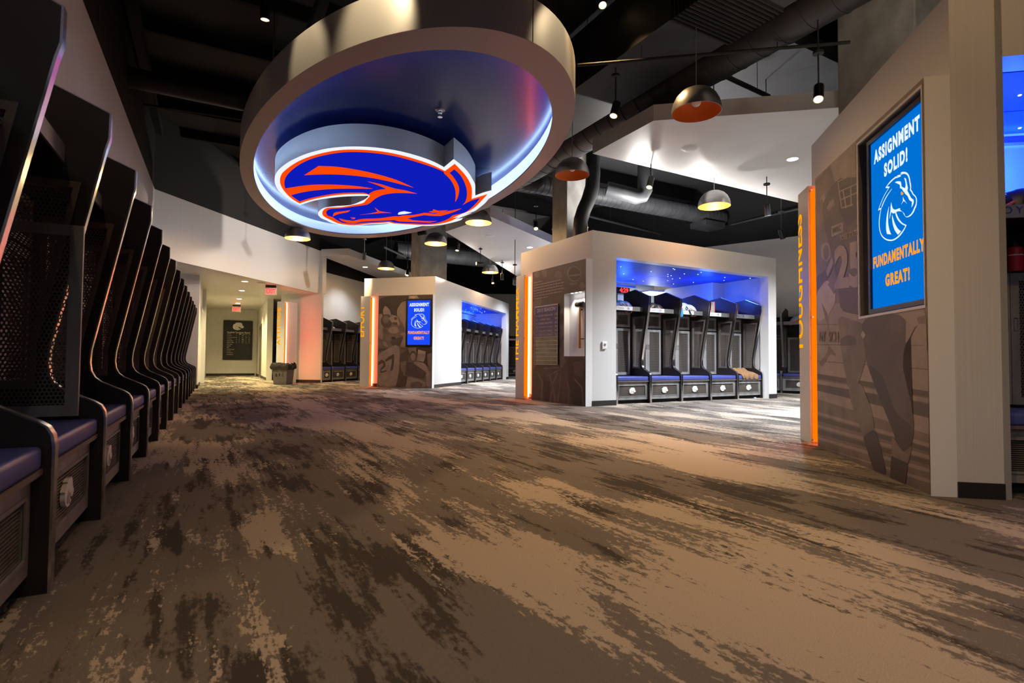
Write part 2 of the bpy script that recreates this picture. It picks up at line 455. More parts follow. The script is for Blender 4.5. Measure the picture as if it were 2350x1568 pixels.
L_str = [lg(s) for s in (
 [(420,560),(560,470),(740,478),(950,510),(1150,555),(1330,610),(1490,682),(1300,632),(1100,590),(900,563),(700,552),(560,553)],
 [(240,690),(400,665),(550,653),(750,655),(950,670),(1090,693),(900,692),(700,695),(500,712),(370,735),(290,757)],
 [(1040,622),(1180,652),(1300,690),(1420,712),(1525,742),(1400,735),(1280,738),(1180,758),(1110,795),(1070,830),(1035,849),(995,838),(1062,768),(1045,752),(1100,718),(1170,702),(1230,697),(1150,662)],
 [(1800,525),(1845,540),(1890,590),(1930,660),(1938,720),(1920,790),(1900,822),(1905,740),(1890,670),(1850,600),(1790,540)],
 [(760,985),(820,1000),(900,1010),(1000,990),(1150,985),(1300,965),(1345,965),(1400,955),(1500,950),(1600,930),(1700,940),(1800,920),(1960,888),(1880,925),(1760,960),(1680,960),(1600,952),(1500,970),(1430,985),(1480,1002),(1600,1012),(1720,1012),(1650,1027),(1480,1020),(1350,1015),(1300,1000),(1150,1008),(1000,1015),(920,1030),(850,1028),(790,1010)],
 [(700,965),(715,930),(780,918),(872,905),(840,925),(760,940)],
 [(965,950),(1060,938),(1140,920),(1110,878),(1160,915),(1275,932),(1180,932)],
 [(870,975),(920,978),(915,990),(880,992),(900,985)],
 [(1640,920),(1680,912),(1685,895),(1730,910),(1830,905),(1760,925),(1680,930)])]
L_eye = lg([(1338,945),(1350,925),(1400,915),(1475,928),(1420,940),(1345,948)])

def sc(pts, k, dx=0, dz=0): return [(p[0]*k + dx, p[1]*k + dz) for p in pts]

# ------------------------------------------------------------------ hanging oval and its sign
DS = 3.2                        # height of the rim above the lens
DC = LC * DS
ZR = CAMH + DS
fr_oval = frame((DC.x, DC.y, ZR), math.degrees(la))     # x along the long axis, y to the left
AX, BX = 1.587 * DS, .732 * DS
AI, BI = 1.452 * DS, .667 * DS
NE = 128
def ell(a, b): return [(a*math.cos(2*PI*k/NE), b*math.sin(2*PI*k/NE)) for k in range(NE)]
def band(mb, a, za, b, zb, mi=0):
    n = NE
    vs = [(p[0], p[1], za) for p in a] + [(p[0], p[1], zb) for p in b]
    return mb.add(vs, [(i, (i+1) % n, n+(i+1) % n, n+i) for i in range(n)], mi)
oval = thing('ceiling_oval', 'huge oval metal ring with blue recessed panel hung over the walkway', 'ceiling feature', fr_oval)
DT = .142 * DS
mb = MB(); band(mb, ell(AX, BX), 0, ell(AX, BX), DT); band(mb, ell(AX-.01, BX-.01), 0, ell(AX-.01, BX-.01), DT); band(mb, ell(AX, BX), DT, ell(AX-.01, BX-.01), DT)
build('drum', mb, M_satin, oval, smooth=True)
mb = MB(); band(mb, ell(AX, BX), -.004, ell(AI, BI), -.004); band(mb, ell(AI, BI), -.004, ell(AI, BI), .02); band(mb, ell(AI, BI), .02, ell(AX-.012, BX-.012), .02)
band(mb, ell(AX, BX), -.004, ell(AX, BX), .001)
build('rim', mb, M_flange, oval, smooth=True)
RZ = .26
mb = MB(); e1 = ell(AX-.015, BX-.015); e2 = ell(AX-.30, BX-.20); e3 = ell(AX-.12, BX-.09)
pe, pz = e1, .02
for j in range(1, 9):
    t_ = j/8*PI/2; ne = ell(AX-.015-.285*(1-math.cos(t_)), BX-.015-.185*(1-math.cos(t_))); nz_ = .02 + (RZ-.02)*math.sin(t_)
    band(mb, pe, pz, ne, nz_); pe, pz = ne, nz_
build('cove', mb, M_white, oval, smooth=True)
build('recess_panel', MB().face([(p[0], p[1], RZ-.001) for p in e2]), M_bluepaint, oval)
mb = MB(); band(mb, ell(AI+.07, BI+.05), .022, ell(AI+.10, BI+.08), .022); band(mb, ell(AI+.07, BI+.05), .022, ell(AI+.07, BI+.05), .035); band(mb, ell(AI+.07, BI+.05), .035, ell(AI+.10, BI+.08), .035); band(mb, ell(AI+.10, BI+.08), .022, ell(AI+.10, BI+.08), .035)
build('light_strip', mb, E_ring, oval)
for k in (8, 40, 56, 72, 104, 120):
    p = ell(AX-.2, BX-.2)[k]; build('hanger_rod', MB().tube([(p[0], p[1], RZ+.01), (p[0], p[1], CEIL-ZR)], .008, 6), M_duct, oval)
for k in (96, 22, 66):
    p = ell(AX+.001, BX+.001)[k]; t = ell(AX, BX)[k+1]
    d = Vector((t[0]-p[0], t[1]-p[1], 0)).normalized()*.004; n = Vector((d.y, -d.x, 0)).normalized()*.001
    P = Vector((p[0], p[1], 0)) + n
    build('seam', MB().add([P-d, P+d, P+d+Vector((0,0,DT)), P-d+Vector((0,0,DT))], [(0,1,2,3)]), M_black, oval)
spr = build('sprinkler', MB().lathe([(0,0),(.07,0),(.07,-.01),(.03,-.02),(.03,-.05),(0,-.05)], 16).lathe([(0,-.10),(.035,-.10),(.035,-.105),(0,-.105)], 12).tube([(0,0,-.04),(0,0,-.1)], .008, 6), M_chrome, oval)
sp = fr_oval.inverted() @ onz(1010, 252, ZR + RZ); spr.location = (sp.x, sp.y, RZ)

TL = .94 * DS
ZL = CAMH + TL
lc = (LC + LU * .31 + LV * .05) * TL
fr_logo = frame((lc.x, lc.y, ZL), math.degrees(la))     # local x = emblem right, local -y = emblem up
sign = thing('emblem_sign', 'backlit horse-head sign in blue, orange and white hung under the oval', 'sign', fr_logo)
def flat(name, pts, z, m, parent, th=.002):
    return build(name, MB().prism([(p[0]*TL, -p[1]*TL) for p in pts], z, z + th), m, parent)
build('sign_body', MB().prism([(p[0]*TL*.999, -p[1]*TL*.999) for p in L_white], .004, .335), M_satin, sign)
flat('white_face', L_white, 0.0, S_white, sign, .004)
flat('orange_outline', L_orange, -.003, S_orange, sign)
flat('blue_head', L_blue, -.006, S_blue, sign)
for s in L_str: flat('orange_stripe', s, -.009, S_orange, sign)
flat('white_eye', L_eye, -.009, S_white, sign)
for x, y in ((-.3,.1),(.2,.2),(-.1,-.3)): build('hanger_rod', MB().tube([(x*TL, y*TL, .335), (x*TL, y*TL, ZR + RZ - ZL)], .02, 8), M_black, sign)

# ------------------------------------------------------------------ lockers
PROF = [(0,0),(0,.53),(.006,.57),(.022,.60),(.05,.62),(.12,.655),(.18,.685),(.215,.715),(.237,.76),(.245,.82),(.24,.90),(.035,1.97),(.02,2.03),(.018,2.165),(.45,2.345),(.80,2.30),(.80,0)]
HOLE = [(.245+.07,.72),(.50,.72),(.50,1.75),(.155,1.75),(.315,.92)]
_lm = {}
def hexmesh(inside, x0, x1, z0, z1, cw=.018, ch=.026, th=.16):
    """perforated sheet as honeycomb strips, in (a, b) plane"""
    vs, fs = [], []
    row = 0; z = z0
    while z <= z1:
        x = x0 + (cw/2 if row % 2 else 0)
        while x <= x1:
            if inside(x, z):
                b = len(vs)
                for k in range(6):
                    q = PI/6 + k*PI/3
                    vs.append((x + math.cos(q)*cw*.577, z + math.sin(q)*ch*.50))
                for k in range(6):
                    q = PI/6 + k*PI/3
                    vs.append((x + math.cos(q)*cw*.577*(1-2*th), z + math.sin(q)*ch*.50*(1-2*th)))
                for k in range(6):
                    j = (k+1) % 6
                    fs.append((b+k, b+j, b+6+j, b+6+k))
            x += cw
        z += ch*.75; row += 1
    return vs, fs
def in_hole(y, z):
    if not (.74 < z < 1.74): return False
    f = .315 if z < .92 else .315 + (z-.92)/(1.75-.92)*(.155-.315)
    return f < y < .495
def locker_meshes(W):
    if W in _lm: return _lm[W]
    D = {}
    t = .0225
    D['side_panel'] = MB().holed(PROF, [HOLE], -t, t, 'x').mesh('side_panel', M_lock)
    mb = MB(); pr = PROF[:15]; e = .003
    n = len(pr); offs = []
    for i in range(n):
        a = Vector(pr[max(i-1,0)]); c = Vector(pr[min(i+1,n-1)]); d = (c-a).normalized()
        offs.append((pr[i][0] - d.y*e, pr[i][1] + d.x*e))
    vs = [(-t-.001, p[0], p[1]) for p in offs] + [(t+.001, p[0], p[1]) for p in offs] + [(-t-.001, p[0]+.006, p[1]) for p in pr] + [(t+.001, p[0]+.006, p[1]) for p in pr]
    fs = []
    for i in range(n-1):
        fs += [(i, i+1, n+i+1, n+i), (i, 2*n+i, 2*n+i+1, i+1), (n+i, n+i+1, 3*n+i+1, 3*n+i)]
    D['edge_trim'] = mb.add(vs, fs).mesh('edge_trim', M_chrome, smooth=True)
    def grow(h, g):
        c = Vector((sum(p[0] for p in h)/len(h), sum(p[1] for p in h)/len(h)))
        return [(p[0] + (g if p[0] > c.x else -g), p[1] + (g if p[1] > 1.2 else (-g if p[1] < .9 else 0))) for p in h]
    D['window_frame'] = MB().holed(grow(HOLE, .022), [grow(HOLE, -.012)], -t-.008, t+.008, 'x').mesh('window_frame', M_frame)
    vs, fs = hexmesh(in_hole, .14, .5, .73, 1.75)
    D['mesh_screen'] = MB().add([(0, a, b) for a, b in vs], fs).mesh('mesh_screen', M_mesh)
    x0, x1 = t, W - t
    bw = x1 - x0
    D['cushion'] = MB().box(x0+.012, x1-.012, .030, .56, .452, .535).mesh('cushion', M_seat, True, .018, 3)
    D['seat_board'] = MB().box(x0, x1, .030, .58, .43, .452).mesh('seat_board', M_ledge)
    dz0, dz1, fw = .075, .43, .075
    mb = MB().box(x0+.002, x1-.002, .062, .082, dz0, dz0+fw).box(x0+.002, x1-.002, .062, .082, dz1-fw, dz1).box(x0+.002, x0+fw, .062, .082, dz0+fw, dz1-fw).box(x1-fw, x1-.002, .062, .082, dz0+fw, dz1-fw)
    D['drawer'] = mb.mesh('drawer', M_wood)
    g = .014
    mb = MB(); a0, a1, c0, c1 = x0+fw-g, x1-fw+g, dz0+fw-g, dz1-fw+g
    mb.box(a0, a1, .055, .065, c0, c0+g).box(a0, a1, .055, .065, c1-g, c1).box(a0, a0+g, .055, .065, c0+g, c1-g).box(a1-g, a1, .055, .065, c0+g, c1-g)
    D['drawer_moulding'] = mb.mesh('drawer_moulding', M_wood)
    mb = MB().box(x0+fw, x1-fw, .079, .083, dz0+fw, dz1-fw, 1)
    zz = dz0+fw+.006
    while zz < dz1-fw-.004:
        mb.box(x0+fw, x1-fw, .070, .080, zz, zz+.007); zz += .014
    D['louvre_screen'] = mb.mesh('louvre_screen', [M_frame, M_dark])
    k = .098; ex, ez = W/2, (dz0+dz1)/2
    D['emblem'] = MB().prism(sc(L_white, k, ex, ez), .050, .068, 'y').mesh('emblem', M_emblem)
    mb = MB()
    for s in L_str[:3]: mb.prism(sc(s, k, ex, ez), .048, .051, 'y')
    D['emblem_line'] = mb.mesh('emblem_line', M_plate)
    D['toe_kick'] = MB().box(x0, x1, .12, .14, 0, .10).mesh('toe_kick', M_black)
    D['back_panel'] = MB().box(x0, x1, .785, .80, .1, 2.12).mesh('back_panel', M_lock)
    dy = .56
    mb = MB().box(x0, x1, dy+.03, .78, 1.535, 1.55).box(W/2-.008, W/2+.008, dy+.03, .78, .54, 1.535).box(W/2-.008, W/2+.008, dy+.03, .78, 1.55, 1.87).box(x0, x1, dy+.02, .78, .54, .55).box(x0, x0+.03, dy, dy+.03, .54, 1.87).box(x1-.03, x1, dy, dy+.03, .54, 1.87)
    D['cabinet_body'] = mb.mesh('cabinet_body', M_lock)
    def door(xa, xb, za, zb, f):
        return MB().box(xa, xb, dy-.0, dy+.022, za, za+f).box(xa, xb, dy, dy+.022, zb-f, zb).box(xa, xa+f, dy, dy+.022, za+f, zb-f).box(xb-f, xb, dy, dy+.022, za+f, zb-f)
    dl, dm, dr = x0+.03, W/2, x1-.03
    D['door_l'] = door(dl, dm-.002, .555, 1.53, .055).mesh('door', M_wood)
    D['door_r'] = door(dm+.002, dr, .555, 1.53, .055).mesh('door', M_wood)
    D['door_u'] = door(dm+.002, dr, 1.555, 1.865, .055).mesh('door', M_wood)
    for key, (xa, xb, za, zb) in dict(l=(dl, dm, .61, 1.475), r=(dm, dr, .61, 1.475), u=(dm, dr, 1.61, 1.81)).items():
        vs, fs = hexmesh(lambda a, b: xa+.05 < a < xb-.05 and za-.004 < b < zb+.004, xa+.05, xb-.05, za, zb)
        D['dmesh_'+key] = MB().add([(a, dy+.014, b) for a, b in vs], fs).mesh('mesh_screen', M_mesh)
    def hnd(x, z): return MB().holed([(x-.014,z-.05),(x+.014,z-.05),(x+.014,z+.05),(x-.014,z+.05)], [[(x-.008,z-.044),(x+.008,z-.044),(x+.008,z+.044),(x-.008,z+.044)]], dy-.006, dy+.001, 'y')
    D['handle_l'] = hnd(dm-.03, 1.15).mesh('handle', M_chrome)
    D['handle_r'] = hnd(dm+.03, 1.15).mesh('handle', M_chrome)
    D['handle_u'] = MB().box(dm+.03, dm+.05, dy-.008, dy+.001, 1.60, 1.69).mesh('handle', M_chrome)
    D['shelf'] = MB().box(x0, x1, .22, .78, 1.875, 1.895).mesh('shelf', M_lock)
    D['name_plate'] = MB().box(x0+.005, x1-.005, .205, .215, 1.865, 1.955).mesh('name_plate', M_plate)
    D['name_card'] = MB().box(x0+.01, x0+bw*.66, .2025, .205, 1.872, 1.948).mesh('name_card', M_card)
    D['bolts'] = MB().lathe([(0,.205-.207),(.006,-.001),(.006,.0)], 8).mesh('bolts', M_chrome)
    _lm[W] = D
    return D
def locker(fr, W, label, group, left_panel=False, name_text=None, number=None, name_h=.030, upper=True, open_door=False, card=False):
    D = locker_meshes(W)
    root = thing('locker', label, 'locker', fr, group)
    for x in ([0] if left_panel else []) + [W]:
        sp_ = link('side_panel', D['side_panel'], root, (x, 0, 0))
        link('edge_trim', D['edge_trim'], sp_); link('window_frame', D['window_frame'], sp_); link('mesh_screen', D['mesh_screen'], sp_)
    for n in ('cushion','seat_board','toe_kick','back_panel','cabinet_body','shelf'): link(n, D[n], root)
    dr_ = link('drawer', D['drawer'], root)
    link('drawer_moulding', D['drawer_moulding'], dr_); link('louvre_screen', D['louvre_screen'], dr_)
    em = link('emblem', D['emblem'], dr_)
    link('emblem_line', D['emblem_line'], dr_)
    for k in ('lru' if upper else 'lr'):
        d = link('door', D['door_'+k], root)
        link('mesh_screen', D['dmesh_'+k], d); link('handle', D['handle_'+k], d)
        if open_door and k == 'r':
            hx = W - .0225 - .03
            m_ = Matrix.Translation((hx, .56, 0)) @ Matrix.Rotation(math.radians(-88), 4, 'Z').inverted() @ Matrix.Translation((-hx, -.56, 0))
            d.matrix_local = m_
    pl = link('name_plate', D['name_plate'], root)
    if card: link('name_card', D['name_card'], pl)
    if number:
        mb = MB()
        for body, h, x, z, bold in ((number, .052, .52*W, 1.885, .02), (name_text or '', name_h, .30*W, 1.893, .0)):
            if not body.strip(): continue
            vs, fs = text_mb(body, h, bold=bold)
            mb.add([(a + x, .2015, b + z) for a, b in vs], fs)
        build('lettering', mb, M_blueink, pl)
    return root
ORD = ['nearest','second','third','fourth','fifth','sixth','seventh','eighth','ninth','tenth','eleventh','twelfth','thirteenth','fourteenth','fifteenth','sixteenth']
WL = 1.02
for i in range(15):
    s = (i - 2) * WL
    lab = ('nearest locker at the left edge, blue seat cut off by the frame' if i == 0 else
           '%s locker from the camera in the long dark row on the left' % ORD[i])
    locker(frame(fr_left @ Vector((s, 0, 0)), ROW), WL, lab, 'lockers of the long left row', left_panel=(i == 0), open_door=(i == 1))

# ------------------------------------------------------------------ partitions
WC = .885
class Block: pass
def block(name, C, a, LL, LR, o0, o1, depth, slabL, hole, finx, words, wtop, wbot, side):
    """free-standing partition: left face with mural slab and lit fin, right face with an open locker bay"""
    B = Block(); B.C = Vector(C); B.a = a
    B.fl = frame(C, a + 180)          # left face seen from its front, x<0 away from the corner
    B.fr = frame(C, a + 90)           # right face seen from its front, x>0 away from the corner
    T = .15
    ob = struct('wall_' + side, MB().box(-LL, 0, 0, .30, 0, 3.3), M_wall, B.fl)
    ob2 = struct('wall_' + side + '_bay', MB().box(.30, o0, 0, .22, 0, 3.3).box(o0, o1, 0, .22, 2.84, 3.3).box(o1, LR, 0, .22, 0, 3.3).box(LR-.2, LR, .22, depth, 0, 3.3), M_wall, B.fr)
    struct('ceiling_' + side + '_roof', MB().box(.30, LR-.2, .22, depth, 3.22, 3.3), M_wall, B.fr)
    struct('baseboard_' + side, MB().box(0, o0, -.012, 0, 0, .1).box(o1, LR, -.012, 0, 0, .1), M_base, B.fr)
    struct('baseboard_' + side + '_mural', MB().box(-finx[0], -slabL, -.012, 0, 0, .1), M_base, B.fl)
    # slab
    fs = B.fl
    x0, x1, H = -slabL, 0, 2.75
    m = MB()
    if hole:
        hx0, hx1, hz0, hz1, hd_ = hole
        m.box(x0, hx0, -T, 0, 0, H).box(hx1, x1, -T, 0, 0, H).box(hx0, hx1, -T, 0, 0, hz0).box(hx0, hx1, -T, 0, hz1, H).box(hx0, hx1, -T+hd_, 0, hz0, hz1)
    else: m.box(x0, x1, -T, 0, 0, H)
    B.slab = struct('wall_' + side + '_mural_slab', m, M_edge, B.fl)
    B.T, B.H, B.L = T, H, slabL
    # fin with vertical word
    f0, f1 = finx
    fin = thing('word_fin', 'grey upright fin with glowing vertical word %s' % words.upper(), 'sign', B.fl)
    build('fin_panel', MB().box(-f1, -f0, -T, -.001, 0, 2.74), M_wall, fin)
    vs, fcs = text_mb(words, 1.0, bold=.02, align='LEFT')
    capk = .20; ln = max(v[0] for v in vs); k = (wtop - wbot) / ln
    mm = MB().add([(-f1 - .075 + .20 - v[1]*capk, -T-.002, wbot + v[0]*k) for v in vs], fcs)
    me = mm.mesh('letters', E_letter)
    bm = bmesh.new(); bm.from_mesh(me)
    bmesh.ops.bisect_plane(bm, geom=bm.verts[:]+bm.edges[:]+bm.faces[:], plane_co=(-f1+.001,0,0), plane_no=(-1,0,0), clear_outer=True)
    bm.to_mesh(me); bm.free()
    link('letters', me, fin)
    st = thing('led_strip', 'tall orange acrylic strip light beside the word %s' % words.upper(), 'light', B.fl)
    build('acrylic_strip', MB().box(-f0+.004, -f0+.016, -T+.02, -.05, .02, 2.70), E_orange, st)
    build('led_tube', MB().box(-f0+.024, -f0+.040, -.040, -.022, .03, 2.70), E_led, st)
    for z in (.04, 1.33, 2.68):
        build('standoff', MB().tube([(-f0-.01, -T+.02, z), (-f0+.05, -T+.02, z)], .010, 8), M_chrome, st)
    # alcove ceiling in panels, with star points, and blue strip behind the lintel
    ac = struct('ceiling_' + side, MB().box(.30, LR-.2, .22, depth, 2.86, 2.9), M_alcove, B.fr)
    n = max(2, int((o1-o0)/1.1)); st_ = (o1-o0)/n
    for i in range(n):
        for j in range(2):
            y0 = .24 + j*(depth-.26)/2
            build('panel', MB().box(o0+i*st_+.006, o0+(i+1)*st_-.006, y0+.006, y0+(depth-.26)/2-.006, 2.845, 2.862), M_alcove, ac)
    sm = MB().lathe([(0,-.006),(.010,-.004),(.012,0)], 8).mesh('star_light', E_star)
    r = random.Random(len(words))
    for i in range(26):
        link('star_light', sm, ac, (r.uniform(o0+.1, o1-.1), r.uniform(.3, depth-.2), 2.845))
    return B

ham = block('hammer', (1.496, 10.163), -29.6, 2.64, 5.45, .575, 5.16, 2.64, 1.89, (-.70, -.03, .93, 2.15, .13), (2.25, 2.59), 'THE HAMMER', 2.50, .79, 'center')
eff = block('effort', (-2.278, 16.043), -74.8, 2.34, 8.13, 2.245, 7.75, 1.7, 1.77, None, (2.05, 2.36), 'EFFORT', 2.47, 1.49, 'far')
tou = block('tough', (2.857, 3.518), 11.2, 2.62, 4.9, .26, 4.6, 1.6, 2.05, (-1.02, -.03, 1.24, 2.69, .10), (2.27, 2.60), 'TOUGHNESS', 2.50, .95, 'right')
# back walls of the two closed bays
struct('wall_far_bay_back', MB().box(.3, 7.93, 1.5, 1.7, 0, 2.86), M_paint, eff.fr)
struct('wall_right_bay_back', MB().box(.3, 4.7, 1.4, 1.6, 0, 2.86), M_paint, tou.fr)
# behind the open middle bay: pillar and a back wall that stops short of the ceiling
px1 = pxf(ham.fr, 1636, 668, 1.3)[0]
struct('wall_center_pillar', MB().box(px1, 5.25, 1.3, 3.3, 0, 2.84), M_paint, ham.fr)
struct('wall_center_back', MB().box(1.45, 5.25, 3.8, 4.0, 0, 3.2), M_paint, ham.fr)


def led_bar(name, fr, x0, x1, y, z, label):
    o = thing(name, label, 'light', fr)
    build('housing', MB().box(x0, x1, y, y+.08, z-.02, z).box(x0, x1, y, y+.012, z, z+.035), M_alu, o)
    build('strip', MB().box(x0, x1, y+.025, y+.055, z, z+.012), E_blue, o)
    return o
led_bar('blue_led_bar', ham.fr, 1.45, 3.35, 2.5, 2.74, 'blue LED bar along the back of the middle locker bay ceiling')
led_bar('blue_led_bar', eff.fr, 2.3, 7.7, 1.36, 2.74, 'blue LED bar along the back of the far locker bay ceiling')
led_bar('blue_led_bar', tou.fr, .3, 4.5, 1.26, 2.74, 'blue LED bar along the back of the nearest right bay ceiling')
for b, xs, e, y in ((ham, (1.2, 2.6), 16, 2.1), (ham, (4.3,), 7, 1.05), (eff, (3.2, 5.0, 6.8), 8, 1.15), (tou, (1.0, 2.6), 9, 1.05)):
    for x in xs:
        p = b.fr @ Vector((x, y, 2.45))
        lamp('POINT', 'blue_cove_lamp', p, e, (.03, .13, 1.0), radius=.12)

# ------------------------------------------------------------------ lockers of the bays
names = [('THWICK','16'),('SON HAMPTON','59'),('','32'),('GUARD','18'),('OTIS','8')]
for i in range(5):
    locker(frame(ham.fr @ Vector((.70 + i*WC, .12, 0)), ham.a + 90), WC, '%s locker from the left in the blue-lit middle bay, plate numbered %s' % (('first','second','third','fourth','last')[i], names[i][1]) if i < 4 else 'last locker of the blue-lit middle bay, brown jacket on its seat', 'lockers of the middle bay', left_panel=(i == 0), name_text=names[i][0], number=names[i][1], card=(i < 4))
for i in range(6):
    locker(frame(eff.fr @ Vector((2.34 + i*WC, .12, 0)), eff.a + 90), WC, '%s locker from the camera in the far bay beside the small screen' % ORD[i], 'lockers of the far bay', left_panel=(i == 0))
for i in range(4):
    locker(frame(fr_ml @ Vector((WC*i if i else WC - .5, 0, 0)), 15.2), WC if i else .5, '%s locker of the recess between the ATTITUDE and EFFORT walls' % ('first','second','third','last')[i], 'lockers left of the EFFORT wall')
for i in range(3):
    locker(frame(Vector((7.29, 14.78, 0)) + hd(128.5)*((i-1)*WC), 128.5), WC, ('partly hidden locker squeezed between the middle bay post and the pale side panel','locker with pale side panel seen between the middle bay and the TOUGHNESS fin','locker behind the TOUGHNESS fin, shoulder pads on its shelf')[(0,1,2)[i]], 'lockers of the far right row', left_panel=True if i == 0 else False)
locker(frame((-.30, 28.6, 0), 100), WC, 'small distant locker glimpsed left of the word THE HAMMER', 'distant lockers', left_panel=True)
locker(frame(tou.fr @ Vector((.285, .12, 0)), tou.a + 90), WC, 'locker with red bottle at the right edge of the picture', 'lockers of the right bay', left_panel=True, name_text='DARIO YANEZ', number=' ', name_h=.05, upper=False)

# ------------------------------------------------------------------ screens
def tv(fr, x0, x1, z0, z1, y, bz, label, blue):
    o = thing('wall_screen', label, 'screen', fr)
    build('bezel', MB().holed([(x0,z0),(x1,z0),(x1,z1),(x0,z1)], [[(x0+bz,z0+bz),(x1-bz,z0+bz),(x1-bz,z1-bz),(x0+bz,z1-bz)]], y-.03, y, 'y'), M_bezel, o)
    sx0, sx1, sz0, sz1 = x0+bz, x1-bz, z0+bz, z1-bz
    scn = build('display', MB().box(sx0, sx1, y-.012, y-.004, sz0, sz1), blue, o)
    W, H = sx1-sx0, sz1-sz0; cx = (sx0+sx1)/2
    yy = y - .0135
    for body, wf, hf, zf, m in (('ASSIGNMENT', .86, .082, .866, T_white), ('SOLID!', .44, .080, .748, T_white), ('FUNDAMENTALLY', .95, .070, .242, T_orange), ('GREAT!', .45, .072, .115, T_orange)):
        vs, fs = text_mb(body, H*hf, W*wf, bold=.055, spc=1.22)
        a0 = (min(v[0] for v in vs)+max(v[0] for v in vs))/2
        build('lettering', MB().add([(a - a0 + cx, yy, b + sz0 + H*zf) for a, b in vs], fs), m, scn)
    k = W*.50; ez = sz0 + H*.530
    def lay(pts, d, m, nm): build(nm, MB().prism([(p[0]*k*.86 + cx, p[1]*k*.94 + ez) for p in pts], yy - d, yy - d + .0008, 'y'), m, scn)
    lay(L_white, 0, T_white, 'emblem_outline')
    lay(L_orange, .001, blue, 'emblem_gap')
    for s in L_str[:5]: lay(s, .002, T_white, 'emblem_stripe')
    lay(L_str[6], .002, T_white, 'emblem_stripe')
    lay(L_eye, .002, T_orange, 'emblem_eye')
    return o
tv(tou.fl, -.90, -.035, 1.25, 2.66, -.105, .035, 'large tilted-looking blue screen reading ASSIGNMENT SOLID on the near right wall', T_blue)
tv(eff.fl, -.845, -.02, 1.216, 2.62, -.152, .05, 'small blue screen reading ASSIGNMENT SOLID on the far partition', T_blue2)
build('screen_frame', MB().holed([(-1.04,1.22),(-.02,1.22),(-.02,2.71),(-1.04,2.71)], [[(-1.02,1.24),(-.03,1.24),(-.03,2.69),(-1.02,2.69)]], -.156, -.15, 'y'), M_satin, tou.slab)

lin = MB().box(-1.019, -1.012, -.149, -.05, 1.242, 2.688).box(-1.012, -.031, -.149, -.05, 2.681, 2.688).box(-1.012, -.031, -.056, -.0505, 1.242, 2.681)
build('recess_lining', lin, M_frame, tou.slab)

# ------------------------------------------------------------------ murals (flat prints on the slabs)
def tone(name, c, v=.12):
    return noisy(mat(name, rough=.5), tuple(x*(1-v) for x in c), tuple(x*(1+v) for x in c), (3,3,3), 1.6, 6, .3, .7)
K0 = tone('print_darkest', (.045,.034,.029)); K1 = tone('print_dark', (.088,.067,.057), .2); K2 = tone('print_mid', (.165,.130,.113), .3)
K3 = tone('print_light', (.285,.232,.205), .2); K4 = tone('print_pale', (.40,.335,.30))
KS = [K0, K1, K2, K3, K4]
def mural(B, label_base, base, shapes, holes=None):
    yl = -B.T
    o = B.slab
    mb = MB()
    outer = [(-B.L+.004, .004), (-.004, .004), (-.004, B.H-.004), (-B.L+.004, B.H-.004)]
    if holes: mb.holed(outer, holes, yl-.0016, yl-.0002, 'y', base)
    else: mb.prism(outer, yl-.0016, yl-.0002, 'y', base)
    d = .0024
    for mi, pts in shapes:
        if len(pts) >= 5:          # rounded, organic outlines
            for _ in range(2):
                pts = [q for i in range(len(pts)) for q in ((pts[i][0]*.86+pts[(i+1) % len(pts)][0]*.14, pts[i][1]*.86+pts[(i+1) % len(pts)][1]*.14), (pts[i][0]*.14+pts[(i+1) % len(pts)][0]*.86, pts[i][1]*.14+pts[(i+1) % len(pts)][1]*.86))]
        P = []
        for x, y in pts:
            a, b = pxf(B.fl, x, y, yl)
            P.append((min(max(a, -B.L+.006), -.006), min(max(b, .006), B.H-.006)))
        if holes:   # keep prints off the recess
            hx0, hx1 = holes[0][0][0], holes[0][2][0]; hz0, hz1 = holes[0][0][1], holes[0][2][1]
            bm = bmesh.new()
            vs = [bm.verts.new((p[0], 0, p[1])) for p in P]
            try: bm.faces.new(vs)
            except ValueError: bm.free(); continue
            bmesh.ops.triangulate(bm, faces=bm.faces[:])
            for co, no in (((hx0,0,0),(1,0,0)),((hx1,0,0),(1,0,0)),((0,0,hz0),(0,0,1)),((0,0,hz1),(0,0,1))):
                bmesh.ops.bisect_plane(bm, geom=bm.verts[:]+bm.edges[:]+bm.faces[:], plane_co=co, plane_no=no)
            bad = [f for f in bm.faces if hx0-1e-5 <= f.calc_center_median().x <= hx1+1e-5 and hz0-1e-5 <= f.calc_center_median().z <= hz1+1e-5]
            bmesh.ops.delete(bm, geom=bad, context='FACES')
            bm.verts.ensure_lookup_table(); bm.verts.index_update()
            mb.add([(v.co.x, yl-d, v.co.z) for v in bm.verts], [tuple(v.index for v in f.verts) for f in bm.faces], mi)
            bm.free()
        else:
            mb.face([(p[0], yl-d, p[1]) for p in P], mi)
        d += .00006
    return build('mural_print', mb, KS, o)
def circ(cx, cy, rx, ry, n=18, a0=0, a1=2*PI):
    return [(cx + rx*math.cos(a0+(a1-a0)*k/n), cy + ry*math.sin(a0+(a1-a0)*k/n)) for k in range(n + (0 if abs(a1-a0-2*PI) < 1e-6 else 1))]
def line(x0, y0, x1, y1, w):
    dx, dy = x1-x0, y1-y0; l = math.hypot(dx, dy); nx, ny = -dy/l*w/2, dx/l*w/2
    return [(x0+nx,y0+ny),(x1+nx,y1+ny),(x1-nx,y1-ny),(x0-nx,y0-ny)]
def Z(x0, y0, s): return lambda pts: [(x0 + p[0]/s, y0 + p[1]/s) for p in pts]
z7, z8, zc = Z(1820,200,2.904), Z(1820,640,2.904), Z(1830,400,3.406)
S = []
# upper background and crowd
S += [(3, z7([(135,590),(420,330),(420,640),(140,760)])), (2, z7([(135,640),(250,520),(300,700),(140,900)])), (3, z7([(150,800),(210,700),(240,900),(150,1000)]))]
